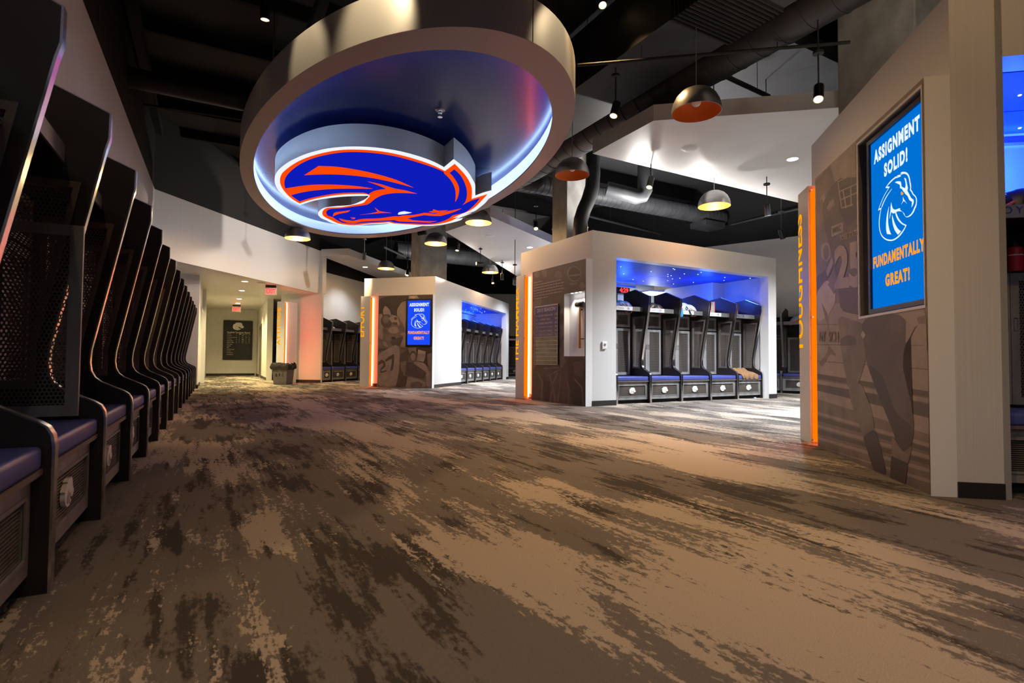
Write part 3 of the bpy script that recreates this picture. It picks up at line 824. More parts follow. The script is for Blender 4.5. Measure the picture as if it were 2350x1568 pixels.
# field stripes and boundary behind the players
S += [(3, z8([(160,160),(920,180),(920,760),(160,640)])), (2, z8([(160,300),(920,310),(920,318),(160,306)])), (2, z8([(160,436),(920,440),(920,446),(160,443)])), (2, z8([(160,545),(920,600),(920,608),(160,552)]))]
S += [(1, z8([(160,632),(920,752),(920,790),(160,665)])), (3, z8([(160,675),(920,800),(920,830),(160,700)])), (1, z8([(160,700),(920,838),(920,930),(160,745)])), (3, z8([(160,745),(920,930),(920,1040),(160,800)])), (2, z8([(160,800),(920,1040),(920,1480),(160,1130)]))]
for a, b in ((885,1100),(970,1180),(1050,1270),(1118,1340)): S.append((3, z8([(160,a),(920,b),(920,b+26),(160,a+18)])))
for a, b in ((915,1130),(1000,1215)): S.append((1, z8([(160,a),(920,b),(920,b+30),(160,a+30)])))
# second player at left edge, arm and ball
S += [(2, zc([(130,240),(200,180),(260,520),(240,760),(150,900)])), (3, zc([(185,560),(225,530),(260,560),(262,650),(225,690),(190,650)])), (2, zc(circ(228,610,24,60))), (1, zc([(150,800),(235,740),(270,640),(290,700),(250,800),(160,920)])), (3, zc([(225,760),(275,640),(285,690),(240,800)]))]
S += [(4, zc([(150,930),(230,820),(300,900),(300,1000),(240,1110),(160,1160)])), (2, zc([(190,1000),(240,1090),(250,1230),(235,1180)])), (2, zc([(240,860),(310,790),(330,880),(290,940)]))]
S += [(2, z8([(175,560),(230,500),(240,440),(300,520),(250,500),(195,590)]))]
# main player
S += [(1, zc([(195,250),(250,120),(330,30),(520,20),(530,1110),(340,1070),(310,820),(255,560),(215,420)])), (0, zc([(330,100),(480,60),(500,300),(400,420),(330,290)]))]
for p in ([(318,60),(470,-20)],[(325,140),(478,70)],[(340,200),(480,140)],[(350,265),(440,235)],[(360,120),(385,265)],[(420,90),(425,250)],[(318,40),(350,265)]): S.append((3, zc(line(*p[0], *p[1], 9))))
S += [(3, zc([(268,410),(358,375),(362,450),(270,490)])), (2, zc([(230,265),(285,180),(298,235),(250,290)])), (3, zc(line(245,262,262,212,8))), (3, zc(line(262,250,282,205,8)))]
# pants and legs
S += [(2, z8([(300,240),(480,300),(500,500),(470,600),(440,700),(372,735),(345,600),(318,430)])), (1, z8([(318,400),(370,372),(425,395),(430,440),(320,450)])), (2, z8([(372,728),(455,690),(525,860),(550,1005),(470,1052),(430,930),(392,830)])), (0, z8([(468,1050),(548,1000),(585,1110),(632,1310),(545,1292),(500,1150)]))]
S += [(1, z8([(455,270),(700,225),(800,330),(740,480),(735,600),(775,740),(812,960),(800,1100),(740,1180),(700,1100),(645,950),(565,760),(492,560)])), (0, z8([(500,560),(600,640),(690,900),(800,980),(800,1100),(740,1180),(700,1100),(645,950),(565,760)])), (2, z8([(660,1040),(740,1160),(800,1110),(772,1240),(660,1195)])), (0, z8([(660,1180),(772,1230),(755,1390),(650,1345)])), (4, z8([(455,375),(470,345),(487,375),(473,400)]))]
# hand at right
S += [(3, z8([(760,250),(890,190),(900,500),(870,420),(830,300),(790,380),(755,440)])), (2, z8([(830,260),(890,240),(890,300),(840,300)]))]
mural(tou, '', 2, S, [[(-1.02,1.24),(-.03,1.24),(-.03,2.69),(-1.02,2.69)]])
def mural_text(B, body, px0, px1, h, mi, bold=.02, clip=None):
    (x0, z0), (x1, z1) = pxf(B.fl, *px0, -B.T), pxf(B.fl, *px1, -B.T)
    vs, fs = text_mb(body, h, abs(x1-x0), bold=bold, align='LEFT')
    ob = build('print_lettering', MB().add([(a + x0, -B.T-.0072, b + z0 + (z1-z0)*(a/abs(x1-x0))) for a, b in vs], fs), KS[mi], B.slab)
    if clip is not None:
        bm = bmesh.new(); bm.from_mesh(ob.data)
        bmesh.ops.bisect_plane(bm, geom=bm.verts[:]+bm.edges[:]+bm.faces[:], plane_co=(clip,0,0), plane_no=(1,0,0), clear_outer=True)
        bm.to_mesh(ob.data); bm.free()
mural_text(tou, '25', zc([(300,902)])[0], zc([(535,880)])[0], .40, 3, .05, -1.045)
mural_text(tou, 'BOISE STATE', zc([(340,525)])[0], zc([(474,480)])[0], .055, 3, .03, -1.045)
mural_text(tou, 'WAC', zc([(278,470)])[0], zc([(352,440)])[0], .06, 1, .03)
mural_text(tou, 'NT  SCH', z8([(178,415)])[0], z8([(305,425)])[0], .10, 2)

ze = Z(850,660,6.53)
S = [(0, ze([(132,135),(940,108),(940,170),(540,175),(540,290),(430,330),(380,470),(330,400),(180,420),(130,400)])), (3, ze([(190,330),(220,270),(260,300),(300,350),(310,420),(250,400),(190,410)])), (3, ze([(400,330),(470,220),(540,200),(540,700),(480,520),(400,420)])), (3, ze([(130,400),(180,390),(190,560),(190,780),(120,760)]))]
S += [(3, ze([(580,125),(700,120),(730,165),(575,168)])), (4, ze(circ(635,148,40,20)))]
# helmet players looking up
S += [(1, ze(circ(245,505,88,102))), (2, ze(circ(235,480,50,60))), (3, ze([(275,460),(330,410),(400,430),(430,520),(440,570),(380,560),(320,530)])), (1, ze(circ(378,465,24,22))), (1, ze([(330,520),(400,520),(410,570),(340,560)])), (2, ze([(180,600),(250,620),(240,720),(190,740)]))]
S += [(2, ze([(240,640),(420,580),(500,640),(520,740),(440,880),(300,890),(250,760)])), (3, ze(circ(350,640,80,50))), (0, ze(circ(345,760,34,22))), (1, ze([(400,760),(500,730),(470,880),(320,870),(300,800)])), (3, ze([(440,700),(530,660),(530,900),(440,890),(500,740)]))]
S += [(2, ze([(125,790),(220,770),(280,850),(300,910),(240,940),(118,940)])), (3, ze([(180,800),(240,820),(260,890),(200,870)])), (1, ze([(118,920),(290,905),(280,930),(118,955)]))]
# light jersey with number
S += [(3, ze([(112,1000),(330,880),(380,860),(440,900),(440,1100),(420,1300),(380,1490),(105,1482)])), (1, ze([(115,1120),(170,1080),(225,1110),(225,1190),(160,1240),(165,1260),(245,1235),(245,1260),(150,1285),(145,1230),(195,1170),(190,1130),(150,1150),(118,1170)])), (1, ze([(220,1080),(352,990),(358,1060),(352,1150),(340,1240),(295,1250),(318,1140),(325,1060),(225,1120)]))]
# arm and right player
S += [(1, ze([(440,1000),(560,930),(590,990),(560,1140),(500,1250),(480,1500),(380,1490),(430,1300)])), (2, ze([(450,1120),(540,1100),(520,1250),(470,1270)])), (3, ze([(560,900),(700,900),(690,1080),(600,1110),(590,990)])), (1, ze(circ(640,1030,54,80))), (3, ze(circ(640,1040,38,60)))]
S += [(0, ze([(680,890),(930,880),(920,1260),(860,1180),(700,1090)])), (3, ze([(720,950),(830,950),(825,1040),(800,1120),(690,1090)])), (4, ze([(715,930),(830,960),(815,1000),(710,990)])), (2, ze([(850,1000),(920,980),(920,1300),(860,1150)]))]
S += [(3, ze([(640,1110),(820,1130),(900,1320),(910,1500),(840,1480),(840,1330),(700,1200)])), (1, ze([(510,1310),(560,1115),(640,1130),(850,1280),(800,1375),(640,1340)])), (3, ze([(540,1340),(700,1370),(830,1420),(830,1500),(560,1510),(510,1480)])), (1, ze([(480,1310),(560,1340),(530,1480),(440,1500)])), (2, ze([(600,1430),(700,1400),(790,1440),(760,1500),(600,1500)]))]
mural(eff, '', 2, S)

zh, zk = Z(1210,600,6.031), Z(1160,500,3.4075)
S = [(2, zh(circ(240,160,40,60))), (2, zh(circ(140,180,45,40))), (1, zh(circ(320,180,55,90))), (2, zh(circ(430,190,50,60))), (2, zh(circ(650,170,100,110))), (0, zh(circ(655,175,82,92))), (2, zh([(560,190),(740,170),(745,195),(565,215)])), (2, zh([(580,300),(700,290),(690,320),(590,330)])), (2, zh(circ(760,340,40,50))), (1, zh([(290,440),(520,420),(520,600),(330,580)])), (2, zh(circ(150,560,50,60))), (2, zh([(80,560),(200,540),(160,700),(90,760)])), (2, zh([(440,700),(500,640),(510,1000),(450,1100)])), (0, zh(circ(480,800,22,80))), (2, zh([(80,1160),(120,1120),(120,1500),(80,1500)])), (2, zh([(440,1200),(510,1060),(510,1320),(540,1400),(460,1500)]))]
S += [(0, zk([(480,1090),(622,1090),(622,1480),(520,1460),(500,1280)])), (1, zk([(530,1130),(620,1110),(610,1250),(540,1230)])), (1, zk([(220,1160),(300,1150),(330,1240),(280,1430),(225,1420)]))]
for x0, y0, x1, y1, x2, y2 in ((250,1200,290,1290,280,1430),(350,1240,370,1320,350,1440),(410,1210,370,1300,390,1440),(440,1190,430,1290,410,1440),(480,1270,500,1350,490,1460),(540,1260,600,1330,610,1470)):
    S += [(2, zk(line(x0,y0,x1,y1,11))), (2, zk(line(x1,y1,x2,y2,11)))]
S += [(2, zk(line(300,1180,420,1170,12))), (0, zk([(300,1270),(350,1280),(340,1440),(300,1430)])), (2, zk(line(330,1240,440,1180,8)))]
mural(ham, '', 1, S, [[(-.70,.93),(-.03,.93),(-.03,2.15),(-.70,2.15)]])
# caption block in the photograph is only legible as seven ragged lines: dashes of print stand for them
mb = MB(); rr = random.Random(3)
(cx0, cz0) = pxf(ham.fl, *zh([(95,300)])[0], -.15)
for k, ln in enumerate((.34, 1.02, 1.12, 1.08, 1.10, 1.05, .55)):
    x = cx0; zz = cz0 - k*.058
    while x < cx0 + ln:
        wd = rr.uniform(.03, .10); mb.box(x, min(x+wd, cx0+ln), -.1562, -.156, zz-.009, zz+.011); x += wd + .016
build('print_caption', mb, K4, ham.slab)
tag(ham.slab.children[-1], kind='stuff')

# ------------------------------------------------------------------ hammer niche, season board
nl = thing('niche_lights', 'three small downlights over the sledgehammer niche', 'light', ham.fl)
for x in (-.50, -.37, -.24):
    p = Vector((x, -.10, 2.15))
    build('downlight', MB().lathe([(0,-.004),(.022,-.004),(.026,0)], 12, p), E_down, nl)
    lamp('SPOT', 'niche_lamp', p + Vector((0,0,-.03)), 4, (1,.86,.7), None, nl, 90, .7, .01)
hm = thing('sledgehammer', 'sledgehammer with black head and amber handle mounted in the lit niche', 'hammer', ham.fl)
build('head', MB().tube([(-.40,-.075,1.92),(-.385,-.075,1.92),(-.375,-.075,1.92),(-.20,-.075,1.92),(-.19,-.075,1.92),(-.175,-.075,1.92)], [.040,.055,.058,.058,.055,.040], 12), M_bezel, hm, smooth=True)
build('handle', MB().tube([(-.285,-.075,1.90),(-.285,-.075,1.5),(-.285,-.075,1.08)], [.017,.020,.023], 10), mat('amber_handle', (.62,.26,.03), .35), hm, smooth=True)
build('wall_peg', MB().tube([(-.225,-.02,1.26),(-.225,-.10,1.26)], .008, 8).tube([(-.285,-.02,1.82),(-.285,-.06,1.82)], .012, 8), M_black, hm)
M_navy = mat('navy_strip', (.045,.04,.20), .35)
M_plex = noisy(mat('smoked_board', rough=.25), (.09,.072,.062), (.16,.13,.11), (5,5,5), 1, 4)
M_txt = mat('pale_print', (.55,.48,.52), .5)
sb = thing('season_board', 'tall board headed 2013 SEASON with six navy name strips', 'board', ham.fl)
bx0, bx1, bz0, bz1 = -1.74, -.88, .76, 1.97
build('board', MB().box(bx0, bx1, -.172, -.164, bz0, bz1), M_plex, sb)
def strip_text(parent, bodies, y):
    mb = MB()
    for body, h, wd, x, z, bold in bodies:
        vs, fs = text_mb(body, h, wd, bold=bold)
        a0 = (min(v[0] for v in vs)+max(v[0] for v in vs))/2
        mb.add([(a-a0+x, y, b+z) for a, b in vs], fs)
    tag(build('lettering', mb, M_txt, parent), kind='stuff')
st = build('header_strip', MB().box(bx0+.01, bx1-.01, -.176, -.172, 1.82, 1.96), M_navy, sb)
strip_text(st, [('2013 SEASON', .078, .68, -1.31, 1.855, .02)], -.1775)
rows = [('BLAKE RENAUD','13'),('COREY BELL','38'),('CHRIS SANTINI','25'),('TANNER VALLEJO','20'),('TAYLOR LOFFLER','24'),('DEMARCUS LAWRENCE','8')]
for i, (n, no) in enumerate(rows):
    z = 1.745 - i*.0805
    st = build('name_strip', MB().box(bx0+.01, bx1-.01, -.176, -.172, z-.005, z+.062), M_navy, sb)
    strip_text(st, [(n, .034, .52 if len(n) > 10 else .38, -1.33, z+.012, .012), (no, .044, .07 if len(no) > 1 else .03, -.95, z+.008, .02), ('TT', .03, .06, -1.67, z+.014, .02)], -.1775)
for i in range(8):
    z = 1.325 - i*.0805
    build('rail', MB().box(bx0, bx1, -.178, -.172, z-.005, z+.005), M_satin, sb)
build('rail', MB().box(bx0, bx1, -.180, -.172, bz1-.01, bz1+.012), M_satin, sb); build('rail', MB().box(bx0, bx0+.012, -.180, -.172, bz0, bz1), M_satin, sb); build('rail', MB().box(bx1-.012, bx1, -.180, -.172, bz0, bz1), M_satin, sb)
th = thing('thermostat', 'small white thermostat on the pale wall beside the middle bay', 'thermostat', ham.fr)
build('cover', MB().box(.215, .325, -.035, 0, 1.07, 1.21), M_white, th, bevel=.008)
build('dial', MB().tube([(.27,-.045,1.15),(.27,-.034,1.15)], .022, 12), M_plate, th)

# ------------------------------------------------------------------ hall: turnover board, exit signs, attitude fin, bin
tb = thing('turnover_board', 'black scoreboard headed Football Turnover Board at the end of the hall', 'board', fr_hb)
(tx0, tz1), (tx1, _), (_, tz0) = pxf(fr_hb, 513, 735), pxf(fr_hb, 580, 738), pxf(fr_hb, 511, 826)
M_cream = mat('cream_print', (.75,.66,.48), .5)
build('panel', MB().box(tx0, tx1, -.06, -.035, tz0, tz1), M_bezel, tb, bevel=.006)
build('standoffs', MB().tube([(tx0+.08,-.04,tz1-.08),(tx0+.08,0,tz1-.08)], .015, 8).tube([(tx1-.08,-.04,tz1-.08),(tx1-.08,0,tz1-.08)], .015, 8).tube([(tx0+.08,-.04,tz0+.08),(tx0+.08,0,tz0+.08)], .015, 8).tube([(tx1-.08,-.04,tz0+.08),(tx1-.08,0,tz0+.08)], .015, 8), M_plate, tb)
tw, thh = tx1-tx0, tz1-tz0
em = build('emblem', MB().prism(sc(L_white, tw*.23, (tx0+tx1)/2, tz1-thh*.15), -.078, -.06, 'y'), M_emblem, tb)
mb = MB()
for s in L_str[:3]: mb.prism(sc(s, tw*.23, (tx0+tx1)/2, tz1-thh*.15), -.080, -.0785, 'y')
build('emblem_line', mb, M_plate, em)
def put(mb, body, h, x, z, wd=None, bold=0, y=-.0612):
    vs, fs = text_mb(body, h, wd, bold=bold, align='LEFT'); mb.add([(a+x, y, b+z) for a, b in vs], fs)
mb = MB(); put(mb, 'Football Turnover Board', thh*.036, tx0+tw*.13, tz1-thh*.32, tw*.78, .03)
rws = [('Opponent','+','-','Result','TO','Tot'),('Washington','+1','-1','47%','0','0'),('Tennessee-Martin','+6','-1','7%','+5','+5'),('Air Force','+1','-2','38%','-1','+4'),('Fresno State','0','-2','40%','-2','+2'),('Southern Miss','+3','-1','33%','+2','+4'),('Utah State',),('Nevada',),('BYU',),('Colorado State',),('Wyoming',),('San Diego State',),('New Mexico',)]
for i, rw in enumerate(rws):
    z = tz1 - thh*(.352 + i*.0435)
    for j, b in enumerate(rw): put(mb, b, thh*.020, tx0 + tw*(.13, .43, .53, .63, .76, .86)[j], z, None, .015)
build('lettering', mb, M_cream, tb)
mb = MB()
for i in range(6, 15):
    z = tz1 - thh*(.352 + i*.0435) + .02; mb.box(tx0+tw*.4, tx1-tw*.1, -.0612, -.0605, z, z+.004)
for x in (.40,.50,.60,.73,.83,.90): mb.box(tx0+tw*x, tx0+tw*x+.004, -.0612, -.0605, tz0+thh*.06, tz1-thh*.62)
build('grid_lines', mb, M_duct2, tb)

def exit_sign(fr, label):
    o = thing('exit_sign', label, 'sign', fr)
    build('canopy', MB().box(-.15, .15, -.04, .04, 3.03, 3.10), M_bezel, o)
    build('panel', MB().box(-.17, .17, -.006, .006, 2.80, 3.03), E_exitp, o)
    vs, fs = text_mb('EXIT', .15, .27, bold=.03)
    a0 = (min(v[0] for v in vs)+max(v[0] for v in vs))/2
    build('lettering', MB().add([(a-a0, -.009, b+2.84) for a, b in vs], fs), E_red, o)
p = onz(622, 655, 3.1); exit_sign(frame((p.x, p.y, 0), 75), 'red EXIT sign hanging near the front of the hall ceiling')
p = onz(543, 700, 3.1); exit_sign(frame((p.x, p.y, 0), 62), 'red EXIT sign above the turnover board')
for i, (x, y) in enumerate(((562,646),(555,667),(549,686),(546,696))):
    p = onz(x, y, 3.1); o = thing('downlight', 'round %s ceiling downlight in the hall' % ('nearest','second','third','farthest')[i], 'light', frame((p.x, p.y, 3.1), 0), 'hall downlights')
    build('trim', MB().lathe([(.11,0),(.11,-.006),(.085,-.006)], 20), M_white, o); build('lens', MB().lathe([(0,-.003),(.085,-.003),(.085,-.005),(0,-.005)], 20), E_down, o)
    lamp('SPOT', 'hall_lamp', (0,0,-.03), 145, (1,.80,.36), None, o, 130, .8, .06)
o = thing('ceiling_speaker', 'flat grey speaker grille in the hall ceiling', 'speaker', frame(onz(600,649,3.1), 0))
build('grille', MB().lathe([(0,-.008),(.12,-.008),(.13,0)], 20), M_flange, o)

pa = ony(650, 884, 18.2); fr_af = frame((pa.x, pa.y, 0), HH + 92)
fin = thing('word_fin', 'grey upright fin with glowing vertical word ATTITUDE', 'sign', fr_af)
build('fin_panel', MB().box(-.29, 0, 0, .7, 0, 2.74), M_wall, fin)
vs, fs = text_mb('ATTITUDE', 1.0, bold=.02, align='LEFT'); ln = max(v[0] for v in vs)
build('letters', MB().add([(-.29 + .145 - v[1]*.14, -.003, 1.28 + v[0]*(1.26/ln)) for v in vs], fs), E_letter, fin)
st = thing('led_strip', 'tall glowing strip light beside the word ATTITUDE', 'light', fr_af)
build('acrylic_strip', MB().box(.006, .018, .0, .05, .05, 2.70), E_orange, st)
build('led_tube', MB().box(.012, .034, .06, .082, .05, 2.70), E_led, st)
for z in (.1, 1.33, 2.65): build('standoff', MB().tube([(-.0,.01,z),(.05,.01,z)], .01, 8), M_chrome, st)

p = onz(649, 882.5)
bn = thing('waste_bin', 'grey waste bin lettered BFC with black liner folded over its rim', 'bin', frame((p.x, p.y + .02, 0), 100))
mb = MB(); sq = lambda h, z: [(-h,-h*.8,z),(h,-h*.8,z),(h,h*.8,z),(-h,h*.8,z)]
mb.add(sq(.225, 0) + sq(.265, .56), [(0,3,2,1),(0,1,5,4),(1,2,6,5),(2,3,7,6),(3,0,4,7)])
build('body', mb, mat('grey_bin_plastic', (.10,.09,.085), .5), bn, bevel=.012)
for j, L_ in enumerate('BFC'):
    vs, fs = text_mb(L_, .09, .06, bold=.03); a0 = (min(v[0] for v in vs)+max(v[0] for v in vs))/2
    build('letter', MB().add([(a-a0+(j-1)*.11, -.18 - .035*(b+.26)/.56 - .006, b+.26) for a, b in vs], fs), M_black, bn)
mb = MB(); rr = random.Random(5); n = 40; rings = []
for r, z, j in ((.25,.50,.02),(.31,.50,.025),(.335,.56,.025),(.33,.64,.02),(.30,.69,.02),(.27,.68,.015),(.25,.6,.01)):
    ring = []
    for k in range(n):
        q = 2*PI*k/n; c, s = math.cos(q), math.sin(q); kk = 1/max(abs(c), abs(s))**.8
        ring.append(((r*kk+rr.uniform(-j,j))*c, .8*(r*kk+rr.uniform(-j,j))*s, z+rr.uniform(-j,j)*1.3))
    rings += ring
fs = [(i*n+k, i*n+(k+1) % n, (i+1)*n+(k+1) % n, (i+1)*n+k) for i in range(6) for k in range(n)]
build('liner', mb.add(rings, fs), mat('black_bag', (.018,.014,.014), .22), bn, smooth=True)
sw = thing('light_switch', 'white light switch plate at the corner past the left lockers', 'switch', frame(fr_left @ Vector((13.9, -.02, 0)), ROW))
build('plate', MB().box(.2, .32, -.008, 0, 1.1, 1.28), M_white, sw, bevel=.003); build('rocker', MB().box(.24, .28, -.014, -.008, 1.15, 1.23), M_white, sw)

# ------------------------------------------------------------------ pendants, track spots, downlights
bowl = [(.30,0),(.298,.05),(.28,.12),(.245,.19),(.19,.25),(.12,.288),(.05,.302),(.02,.305)]
bowl_i = [(.296,0),(.292,.05),(.274,.118),(.24,.186),(.186,.245),(.118,.282),(.02,.296)]
P_out = MB().lathe(bowl, 40).lathe([(.30,0),(.296,0)], 40).mesh('bowl', M_alu, True)
P_in = MB().lathe(bowl_i, 40).mesh('enamel_lining', M_orange_in, True)
P_bulb_on = MB().lathe([(0,-.06),(.03,-.052),(.052,-.03),(.06,0),(.05,.035),(.025,.07),(.02,.1)], 16, (0,0,.13)).mesh('bulb', E_bulb, True)
P_bulb_off = MB().lathe([(0,-.06),(.03,-.052),(.052,-.03),(.06,0),(.05,.035),(.025,.07),(.02,.1)], 16, (0,0,.13)).mesh('bulb', M_glass, True)
P_can = MB().lathe([(.0,0),(.07,0),(.075,-.01),(.07,-.03),(0,-.035)], 20).mesh('canopy', M_plate, True)
def pendant(x, ytop, wpx, on, lab):
    Y = .6*FPX/wpx
    pt = ony(x, ytop, Y)
    z = pt.z
    o = thing('pendant_lamp', lab, 'pendant lamp', frame((pt.x, pt.y, z), 0), 'dome pendants')
    b = link('bowl', P_out, o); link('enamel_lining', P_in, o)
    link('bulb', P_bulb_on if on else P_bulb_off, o)
    ch = 1.35
    build('cord', MB().tube([(0,0,.30),(0,0,ch)], .006, 6), M_plate, o)
    link('canopy', P_can, o, (0,0,ch+.03))
    build('drop_rod', MB().tube([(0,0,ch+.02),(0,0,CEIL-z)], .012, 6), M_duct, o)
    if on: lamp('POINT', 'pendant_glow', (0,0,.04), on, (1,.66,.30), None, o, radius=.06)
pendant(683, 548, 56, 26, 'glowing dome pendant under the lower left of the oval')
pendant(1098, 512, 61, 26, 'glowing dome pendant touching the right tip of the emblem sign')
pendant(1000, 560, 51, 26, 'glowing dome pendant in front of the wide concrete column')
pendant(886, 617, 38, 26, 'small glowing dome pendant above the EFFORT wall')
pendant(1125, 626, 38, 26, 'small glowing dome pendant between the far and middle partitions')
pendant(1313, 403, 79, 0, 'unlit orange-lined dome pendant in front of the slim column')
pendant(1598, 258, 112, 0, 'large unlit orange-lined dome pendant nearest the camera')
pendant(1639, 474, 72, 14, 'glowing dome pendant above the middle locker bay')

SP_body = MB().tube([(0,0,0),(0,0,.22)], .058, 20).mesh('barrel', M_bezel, True)
SP_lens = MB().lathe([(0,-.002),(.05,-.002),(.05,.0)], 18).mesh('lens', E_warm)
SP_trim = MB().lathe([(.05,-.002),(.058,-.004),(.058,.001)], 18).mesh('trim_ring', M_satin)
def spot(P, aim, energy, lab, size=55, color=WARM, group='track spots'):
    P = Vector(P); aim = Vector(aim)
    o = thing('track_spot', lab, 'spotlight', Matrix.Translation(P), group)
    q = (P - aim).normalized().to_track_quat('Z', 'Y')
    b = link('barrel', SP_body, o); b.rotation_mode = 'QUATERNION'; b.rotation_quaternion = q
    link('lens', SP_lens, b); link('trim_ring', SP_trim, b)
    top = q @ Vector((0,0,.14))
    build('stem', MB().tube([top, (top.x, top.y, top.z+.18), (top.x, top.y, CEIL-P.z)], .010, 6), M_duct, o)
    build('canopy', MB().lathe([(0,0),(.06,0),(.06,.03),(0,.03)], 14, (top.x, top.y, top.z + .45)), M_duct, o)
    if energy:
        d = (aim - P).normalized()
        lamp('SPOT', 'spot_beam', d*.03, energy, color, d, o, size, .7, .04)
    return o
def dpt(x, y, wpx): return ony(x, y, .116*FPX/wpx)
def drum_pt(k, z=.2):
    p = ell(AX, BX)[k]; return fr_oval @ Vector((p[0], p[1], z))
spot(dpt(608,45,21), (-3.4,7.6,0), 90, 'warm spot at upper left aimed at the oval ring', 60)
spot(dpt(1383,12,20), (1.2,4.5,0), 130, 'bright warm spot at the top centre right of the oval', 75)
spot(dpt(1408,266,19), (.2,6.5,.0), 100, 'bright warm spot left of the large unlit pendant', 70)
spot(dpt(1490,430,15), (1.2,8.3,0), 70, 'warm spot right of the bent black duct', 60)
spot(dpt(1230,525,11), (.6,11.5,1.5), 90, 'small warm spot left of the slim concrete column', 60)
spot(dpt(1093,605,8.5), (-7.6,14,3.4), 150, 'tiny warm spot left of the small far pendant', 60, (1,.9,.8))
spot(dpt(1878,228,23), (2.6,4.8,.6), 80, 'black cylinder spot just left of the broad concrete column', 70)
spot(dpt(1762,495,14), (5.6,11,0), 30, 'warm spot above the right end of the middle bay')
spot(dpt(1797,548,12), (7.5,13,0), 25, 'lower spot above the right end of the middle bay')
spot(dpt(960,537,10), (-7.2,15.8,3.7), 150, 'warm spot left of the pendant on the wide column', 80, (1,.88,.76))
spot(dpt(835,595,9), (-5.2,18,1.5), 90, 'warm spot beside the small pendant over the EFFORT wall')
spot(dpt(1131,650,6.5), (-.5,20,0), 60, 'tiny spot below the small far pendant')
spot(dpt(934,632,8), (-3.8,17,1), 0, 'unlit spot at the left edge of the wide column')
spot(dpt(1049,575,9), (-2,15,0), 0, 'unlit black spot right of the wide column')
spot(dpt(1152,642,7.5), (-.5,20,0), 0, 'unlit silver-edged spot under the middle soffit')
spot(dpt(1181,652,9), (0,20,0), 0, 'unlit spot left of the HAMMER fin top')
# spots out of view: oval washes, then fill spots added for the foreground
spot(drum_pt(53, 1.0) + Vector((-.2,-.8,.1)), drum_pt(53, .3), 42, 'spot above the frame washing the oval ring near its top', 48, (1,.76,.45))
spot(drum_pt(70, 1.0) + Vector((.8,-.4,.1)), drum_pt(70, .2), 22, 'spot above the frame washing the right side of the oval ring', 42, (1,.76,.45))
spot(drum_pt(47, 1.0) + Vector((-.55,-.55,.1)), drum_pt(47, .2), 20, 'spot above the frame washing the left side of the oval ring', 42, (1,.76,.45))
spot((.6,1.2,5.2), (1.1,2.6,0), 78, 'added fill spot above the camera for the foreground carpet', 80)
spot((2.0,1.2,5.2), (2.7,3.4,1.2), 40, 'added fill spot above the camera for the near right partition', 75)
spot((-1.6,.6,5.2), (-1.0,3.0,.0), 16, 'added fill spot above the camera for the near left lockers', 80)

def down(x, y, z, e, lab, size=120, aimz=0, col=COOL):
    p = onz(x, y, z) if not isinstance(x, Vector) else x
    o = thing('downlight', lab, 'light', frame((p.x, p.y, z), 0), 'soffit downlights')
    build('trim', MB().lathe([(.115,0),(.115,-.006),(.09,-.006)], 24), M_white, o)
    build('lens', MB().lathe([(0,-.003),(.09,-.003),(.09,-.0045),(0,-.0045)], 24), E_down, o)
    lamp('SPOT', 'downlight_beam', (0,0,-.03), e, col, None, o, size, .6, .08)
down(1819, 365, SOF, 620, 'lit round downlight in the right soffit beside the TOUGHNESS wall')
down(s1[0] + hd(66)*4.6 - hd(-29)*1.9, 0, SOF, 260, 'added unseen downlight in the right soffit behind the top of the TOUGHNESS wall')  # this and the next: extra lamps kept hidden, added to brighten the middle bay front
down(s1[0] + hd(62)*5.6 - hd(-29)*1.4, 0, SOF, 280, 'added unseen downlight in the right soffit behind the TOUGHNESS wall')
down(1216, 568, SOF, 560, 'lit round downlight in the middle soffit above the HAMMER wall')
down(Vector((1.25,19.3,0)), 0, SOF, 380, 'added unseen downlight in the middle soffit behind the HAMMER wall')  # this and the next: extra hidden lamps added to brighten the EFFORT bay face
down(Vector((1.2,22.3,0)), 0, SOF, 330, 'farthest added unseen downlight in the middle soffit behind the HAMMER wall')
down(838, 613, SOF, 60, 'lit round downlight in the small left soffit')
soffit('ceiling_rear', [(-3.5,-6.5),(5,-6.5),(5,-1.0),(-1.5,-1.0)])
down(Vector((-1.2,-2.4,0)), 0, SOF, 32, 'added fill downlight behind the camera on the left', 150)  # rear downlights are unseen, added to raise the fill in the foreground
down(Vector((1.2,-2.4,0)), 0, SOF, 32, 'added fill downlight behind the camera in the middle', 150)
down(Vector((3.6,-2.4,0)), 0, SOF, 32, 'added fill downlight behind the camera on the right', 150)
def uplight(B, x, y, e, lab, col=(1,.95,.9)):
    o = thing('uplight', lab, 'light', frame(B.fr @ Vector((x, y, 3.3)), B.a + 90), 'uplights on the partition roofs')
    build('tray', MB().box(-.15, .15, -.08, .08, 0, .05).box(-.15, .15, -.08, -.07, .05, .11).box(-.15, .15, .07, .08, .05, .11), M_bezel, o)
    build('lens', MB().box(-.14, .14, -.06, .06, .05, .06), E_down, o)
    lamp('SPOT', 'uplight_beam', (0,0,.09), e, col, (0,0,1), o, 160, .5, .08)
uplight(ham, 2.0, .8, 190, 'uplight on the roof of the middle partition near its corner')
uplight(ham, 4.0, .9, 210, 'uplight on the roof of the middle partition near its right end')
uplight(eff, 1.5, .8, 230, 'uplight on the roof of the far partition near its corner')
uplight(eff, 5.0, .8, 200, 'uplight on the roof of the far partition towards its far end')
uplight(tou, 1.2, .8, 60, 'uplight on the roof of the nearest right partition', (1,.8,.6))
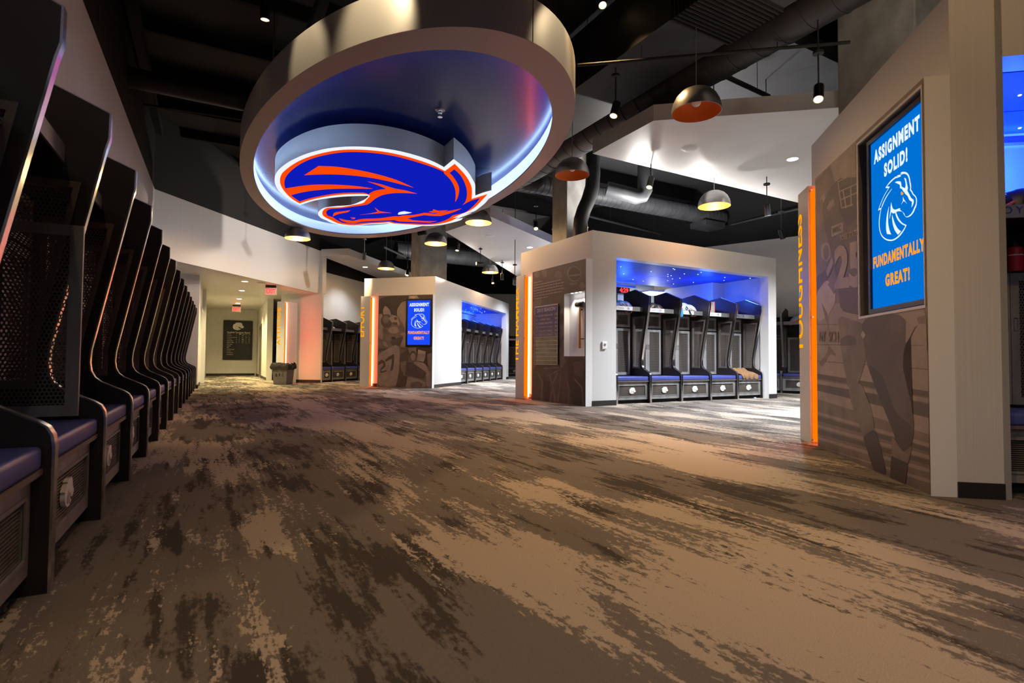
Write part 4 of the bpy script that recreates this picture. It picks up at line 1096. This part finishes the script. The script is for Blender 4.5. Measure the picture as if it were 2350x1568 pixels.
def dish(x, y, lab):
    p = onz(x, y, SOF); o = thing('ceiling_speaker', lab, 'speaker', frame((p.x, p.y, SOF), 0))
    build('dome', MB().lathe([(0,-.045),(.06,-.042),(.11,-.028),(.14,0)], 24), M_white, o, smooth=True)
    build('ring', MB().lathe([(.135,0),(.15,-.004),(.155,0)], 24), M_white, o)
dish(1583, 340, 'white domed speaker in the right soffit'); dish(1123, 541, 'white domed speaker in the middle soffit'); dish(793, 598, 'white domed speaker in the left soffit')

# ------------------------------------------------------------------ ducts, pipes and joists under the dark ceiling
def duct_round(path, r, m, lab, rings=.0, name='spiral_duct'):
    o = thing(name, lab, 'duct', Matrix.Translation(path[0]))
    P = [Vector(p) - Vector(path[0]) for p in path]
    build('shell', MB().tube(P, r, 24), m, o, smooth=True)
    if rings:
        d = (P[-1]-P[0]); n = int(d.length/rings); mb = MB()
        for i in range(1, n):
            c = P[0] + d*(i/n); t = d.normalized()*.012
            mb.tube([c-t, c+t], r+.008, 24, caps=True)
        build('seam_ribs', mb, m, o, smooth=True)
    return o
c0 = Vector((2.75, 8.05, 5.25)); u = hd(A)
duct_round([c0 - u*6, c0 + u*6.0], .33, M_duct, 'long black round duct running diagonally above the right soffit', .35)
o = thing('square_duct', 'large black square duct beside the long round duct', 'duct', frame(c0 + hd(A-90)*.95 + Vector((0,0,.15)), A))
build('casing', MB().box(-6, 7, -.5, .5, -.35, .5), M_duct, o)
mb = MB()
for i in range(14): mb.box(-1.7+i*.06, -1.68+i*.06, -.52, .52, -.38, .52)
build('flex_collar', mb, M_black, o)
c1 = Vector((4.38, 15.3, 5.15)); u = hd(61)
duct_round([c1 - u*5.2, c1 + u*2.2], .23, M_duct2, 'grey spiral duct crossing behind the slim column', .16)
o = thing('duct_grille', 'flat air grille hung under the end of the grey spiral duct', 'grille', frame(c1 + u*1.6, 61))
build('box', MB().box(-.4, .4, -.3, .3, -.36, -.2), M_duct2, o); build('neck', MB().box(-.15, .15, -.15, .15, -.22, 0), M_duct2, o)
D = 11.7
pts = [ony(1361,300,D), ony(1361,400,D), ony(1359,430,D), ony(1350,460,D), ony(1340,482,D), ony(1333,505,D), ony(1331,530,D), ony(1331,567,D)]
duct_round(pts, .155, M_duct, 'bent black duct dropping beside the slim concrete column', 0, 'bent_duct')
pts = [ony(1392,434,12.3), ony(1425,442,12.3), ony(1462,452,12.3), ony(1474,449,12.3), ony(1480,438,12.3), ony(1481,380,12.3), ony(1481,300,12.3)]
duct_round(pts, .17, M_duct2, 'grey pipe with upturned elbow beside the bent duct', 0, 'elbow_duct')
c2 = ony(1060, 590, 24); duct_round([c2 - hd(61)*3, c2 + hd(61)*1.6], .35, M_duct2, 'distant grey spiral duct right of the wide column', .25)
pl0 = onz(215,160,5.3); duct_round([pl0 - hd(61)*.5, pl0 + hd(61)*5], .16, M_duct, 'thick dark pipe crossing the ceiling at upper left', 0, 'dark_pipe')
def pipe(a, b, r, lab, name='pipe', m=None):
    o = thing(name, lab, 'pipe', Matrix.Translation(a), 'ceiling pipes')
    d = Vector(b) - Vector(a)
    build('run', MB().tube([(0,0,0), d], r, 8), m or M_duct, o)
    mb = MB(); n = max(2, int(d.length/1.5))
    for i in range(n):
        p = d*((i+.5)/n); mb.tube([p, (p.x, p.y, CEIL - a[2])], .005, 5)
    build('hangers', mb, M_duct, o)
pp = lambda x, y, z: onz(x, y, z)
pipe(pp(1325,150,4.85), pp(1950,97,4.85), .022, 'perforated strut running left to right above the large pendant', 'ceiling_strut', M_black)
pipe(pp(1340,130,5.7), pp(1500,0,5.7), .018, 'thin pale conduit rising past the bright top spot', 'conduit', M_duct2)
for k in range(4): pipe(pp(1318,115+9*k,5.9), pp(1455,-12+9*k,5.9), .014, '%s dark conduit of the parallel bundle right of the oval' % ('uppermost','second','third','lowest')[k], 'conduit')
pipe(pp(1385,30,5.9), pp(1545,105,5.9), .03, 'dark pipe crossing right of the top spot')
pipe(pp(1345,495,5.0), pp(1545,545,5.0), .03, 'grey track above the middle partition', 'light_track', M_duct2)
pipe(pp(1540,548,5.0), pp(1840,478,5.0), .03, 'pale track above the right end of the middle bay', 'light_track', M_duct2)
pipe(pp(1378,467,5.6), pp(1487,492,5.6), .025, 'thin black pipe behind the bent duct')
pipe(pp(1650,168,5.0), pp(1765,222,5.0), .035, 'dark brace pipe right of the large pendant')
pipe(pp(280,232,5.6), pp(560,275,5.6), .022, 'sprinkler pipe crossing at upper left with small heads', 'sprinkler_pipe')
pipe(pp(880,567,4.9), pp(945,597,4.9), .04, 'short grey track left of the wide column', 'light_track', M_duct2)
mb = MB()
jr = thing('ceiling_joists', 'black steel joists crossing the ceiling at upper left', 'joists', frame((-3.2, 4.5, 0), A))
for i in range(16):
    build('joist', MB().box(-6 + i*1.55, -5.93 + i*1.55, -4, 6, CEIL-.22, CEIL), M_black, jr)
for j in (-2.0, .4, 2.8):
    build('girder', MB().box(-7, 19, j, j+.14, CEIL-.42, CEIL-.2), M_black, jr)
jr2 = thing('ceiling_beams', 'dark beams crossing the ceiling above the right side', 'beams', frame((4, 10, 0), A))
for i in range(7):
    build('beam', MB().box(-9 + i*3.6, -8.75 + i*3.6, -8, 6, CEIL-.4, CEIL), M_black, jr2)

# ------------------------------------------------------------------ gear on the shelves
M_padB = mat('pad_blue', (.05,.16,.55), .4); M_padW = mat('pad_white_blue', (.45,.55,.80), .4); M_padK = mat('pad_black', (.02,.02,.022), .45)
M_padO = mat('pad_orange_edge', (.85,.16,.08), .5); M_grey = mat('pad_grey', (.35,.36,.37), .5)
def shell(R, sx, sy, sz, a0, a1, n=14, m=6):
    vs, fs = [], []
    for i in range(m+1):
        t = (PI/2)*i/m
        for k in range(n+1):
            q = a0 + (a1-a0)*k/n
            vs.append((R*sx*math.cos(q)*math.cos(t), R*sy*math.sin(q)*math.cos(t), R*sz*math.sin(t)))
    for i in range(m):
        for k in range(n): fs.append((i*(n+1)+k, i*(n+1)+k+1, (i+1)*(n+1)+k+1, (i+1)*(n+1)+k))
    return vs, fs
def pads(fr, lab, mA, k=1.0, tilt=0, strap=True):
    o = thing('shoulder_pads', lab, 'shoulder pads', fr, None)
    def sh(nm, dx, dz, R, m, rot, s=(1,.8,.75)):
        vs, fs = shell(R*k, *s, 0, 2*PI)
        q = build(nm, MB().add(vs, fs), m, o, smooth=True); q.location = (dx*k, 0, dz*k); q.rotation_euler = rot
        md = q.modifiers.new('thick', 'SOLIDIFY'); md.thickness = .012
        r = MB().tube([(R*k*s[0]*math.cos(2*PI*j/24), R*k*s[1]*math.sin(2*PI*j/24), 0) for j in range(25)], .010*k, 6)
        build('edge_piping', r, M_padO, q)
    sh('shoulder_cup', -.17, .05, .16, mA, (0, -.5+tilt, 0)); sh('shoulder_cup', .17, .05, .16, mA, (0, .5+tilt, 0))
    sh('chest_arch', 0, .03, .19, mA, (.25, tilt, 0), (.9,.7,.9))
    if strap:
        build('strap', MB().tube([(-.05*k,-.14*k,.12*k),(-.02*k,-.19*k,.04*k),(.03*k,-.20*k,-.06*k)], .012, 6), M_padK, o)
        for j in range(3): build('buckle', MB().box((-.06+.05*j)*k, (-.025+.05*j)*k, -.185*k, -.165*k, .05*k, .075*k), M_grey, o)
    return o
SH = 1.897
def shelf(B, i, x, y=.42): return frame(B.fr @ Vector((.70 + i*WC + x, .12 + y, SH)), B.a + 90)
pads(shelf(ham, 0, .42), 'blue shoulder pads with orange edge on the first middle-bay shelf', M_padB, 1.0, .25)
pads(shelf(ham, 1, .42), 'black strapped shoulder pads on the second middle-bay shelf', M_padK, 1.0)
pads(shelf(ham, 2, .45), 'large pale blue shoulder pads on the third middle-bay shelf', M_padW, 1.25)
pads(frame(Vector((7.29,14.78,0)) + hd(128.5)*.55 + hd(38.5)*.34 + Vector((0,0,SH)), 128.5), 'white and blue shoulder pads on the shelf behind the TOUGHNESS fin', M_padW, 1.25)
pads(frame(tou.fr @ Vector((.285+.44, .12+.45, SH)), tou.a + 90), 'black shoulder pads on the shelf at the right edge', M_padK, 1.15)
pads(frame(Vector((7.29,14.78,0)) - hd(128.5)*.40 + hd(38.5)*.34 + Vector((0,0,SH)), 128.5), 'orange-edged dark pads on the shelf right of the middle bay', M_padK, .9)
for i in range(3):
    P = Vector((-6.68 + .262*WC*i, 18.78 + .966*WC*i, 0)) + hd(15.2)*.45 + hd(-74.8)*.42 + Vector((0,0,SH))
    pads(frame(P, 15.2), ('dark pads on the first shelf left of the EFFORT wall','grey pads on the second shelf left of the EFFORT wall','orange-strapped pads on the third shelf left of the EFFORT wall')[i], (M_padK, M_grey, M_padK)[i], .8)
bb = thing('blue_box', 'small bright blue box on the last shelf left of the EFFORT wall', 'box', frame(Vector((-6.68 + .262*WC*3, 18.78 + .966*WC*3, 0)) + hd(15.2)*.4 + hd(-74.8)*.4 + Vector((0,0,SH)), 15.2))
build('body', MB().box(-.2, .2, -.12, .12, 0, .2), M_padB, bb, bevel=.01); build('lid', MB().box(-.205, .205, -.125, .125, .2, .215), M_padB, bb)
def shoe(fr, lab, mA):
    o = thing('cleat', lab, 'shoe', fr)
    pr = [(-.14,.0),(.14,.0),(.15,.03),(.13,.06),(.05,.085),(.0,.13),(-.10,.14),(-.15,.12),(-.15,.03)]
    u_ = build('upper', MB().prism(pr, -.045, .045, 'y'), mA, o, True, .02)
    build('sole', MB().box(-.15, .15, -.048, .048, -.015, .005), M_padO, o, bevel=.01)
    mb = MB()
    for j in range(4): mb.box(.0+j*.02, .008+j*.02, -.03, .03, .118-j*.013, .124-j*.013)
    build('laces', mb, M_white, o)
    return o
def stand(fr): return fr @ Matrix.Rotation(-PI/2, 4, 'Y') @ Matrix.Translation((.16, 0, 0))
shoe(stand(shelf(ham, 3, .30, .3)), 'left grey shoe standing on its heel on the fourth middle-bay shelf', M_grey)
shoe(stand(shelf(ham, 3, .42, .3)), 'right grey shoe standing on its heel on the fourth middle-bay shelf', M_grey)
shoe(stand(shelf(ham, 4, .32, .3)), 'grey shoe leaning on the last middle-bay shelf', M_grey)
def cloth(fr, lab, name, w_, path, m, amp=.02, n=16, cat='towel', seed=1):
    """draped cloth: path in (y,z) swept along x with folds"""
    rr = random.Random(seed); ph = [rr.uniform(0, 6) for _ in range(4)]
    vs, fs = [], []
    for j, (y, z) in enumerate(path):
        for k in range(n+1):
            x = -w_/2 + w_*k/n
            f = amp*(math.sin(k*1.1+ph[0]+j*.5) + .6*math.sin(k*2.3+ph[1]-j*.7))
            vs.append((x*(1+.12*math.sin(j*.9+ph[2])) + .3*f, y + f*.6, z + f*.7 + amp))
    for j in range(len(path)-1):
        for k in range(n): fs.append((j*(n+1)+k, j*(n+1)+k+1, (j+1)*(n+1)+k+1, (j+1)*(n+1)+k))
    o = build(name, MB().add(vs, fs), m, None, True); o.matrix_world = fr
    md = o.modifiers.new('thick', 'SOLIDIFY'); md.thickness = .012
    md = o.modifiers.new('smooth', 'SUBSURF'); md.levels = 1; md.render_levels = 2
    return tag(o, lab, cat)
cloth(frame(ham.fr @ Vector((.70+2*WC+.16, .12, 0)), ham.a+90), 'blue towel hanging over the shelf plate of the third middle-bay locker', 'towel', .13, [(.40,1.93),(.32,1.94),(.24,1.975),(.19,1.97),(.175,1.90),(.17,1.84),(.175,1.79)], mat('towel_blue', (.02,.22,.50), .9), .012, 10)
cloth(frame(ham.fr @ Vector((.70+4*WC+.45, .12, 0)), ham.a+90), 'crumpled brown jacket thrown on the seat of the last middle-bay locker', 'jacket', .52, [(.50,.60),(.42,.66),(.34,.67),(.26,.60),(.18,.58),(.10,.565),(.03,.55),(.01,.48),(.015,.42)], mat('brown_canvas', (.20,.105,.045), .85), .028, 18, 'jacket', 4)
bx_ = pxf(tou.fr, 2329, 600, .73)[0]
bt = thing('drink_bottle', 'red sports bottle in the open cubby at the right edge', 'bottle', frame(tou.fr @ Vector((bx_, .73, 1.551)), tou.a+90))
build('body', MB().lathe([(0,0),(.045,0),(.05,.01),(.05,.16),(.045,.18),(.03,.19)], 20), mat('red_plastic', (.70,.02,.04), .35), bt, smooth=True)
build('cap', MB().lathe([(.032,.188),(.032,.21),(.015,.215),(.012,.24),(0,.24)], 16), M_padK, bt, smooth=True)
build('band', MB().lathe([(.0505,.115),(.051,.116),(.051,.122),(.0505,.123)], 20), M_white, bt)
sc_ = thing('paper_scrap', 'small crumpled paper scrap on the carpet before the last middle-bay locker', 'litter', frame(onz(1733,914.5), 20))
rr = random.Random(2)
vs, fs = shell(.06, 1, .6, .4, 0, 2*PI, 10, 4); build('paper', MB().add([(a+rr.uniform(-.012,.012), b+rr.uniform(-.012,.012), max(0,c)) for a, b, c in vs], fs), M_padW, sc_)

# clock, fluorescent and exit sign seen past the middle lockers
ck = thing('digital_clock', 'small red digital clock seen above the first middle-bay locker', 'clock', ham.fr)
cx, cz = pxf(ham.fr, 1429, 667, 3.6)
build('case', MB().box(cx-.22, cx+.22, 3.55, 3.80, cz-.10, cz+.10), M_bezel, ck, bevel=.015)
vs, fs = text_mb('4:29', .13, .32, bold=.03); a0 = (min(v[0] for v in vs)+max(v[0] for v in vs))/2
build('digits', MB().add([(a-a0+cx, 3.545, b+cz-.065) for a, b in vs], fs), E_red, ck)
fx, fz = pxf(ham.fr, 1493, 671, 3.3)
fl = thing('tube_light', 'bright rectangular ceiling light seen above the second middle-bay locker', 'light', ham.fr)
build('diffuser', MB().box(fx-.30, fx+.30, 3.0, 3.5, fz-.06, fz-.02), E_tube, fl); build('tray', MB().box(fx-.32, fx+.32, 2.98, 3.52, fz-.02, fz+.02), M_white, fl)
build('hanger', MB().tube([(fx,3.25,fz),(fx,3.25,2.86)], .01, 6), M_white, fl)
lamp('POINT', 'tube_glow', (fx, 3.2, fz-.3), 4, (.85,1,1), None, fl, radius=.1)
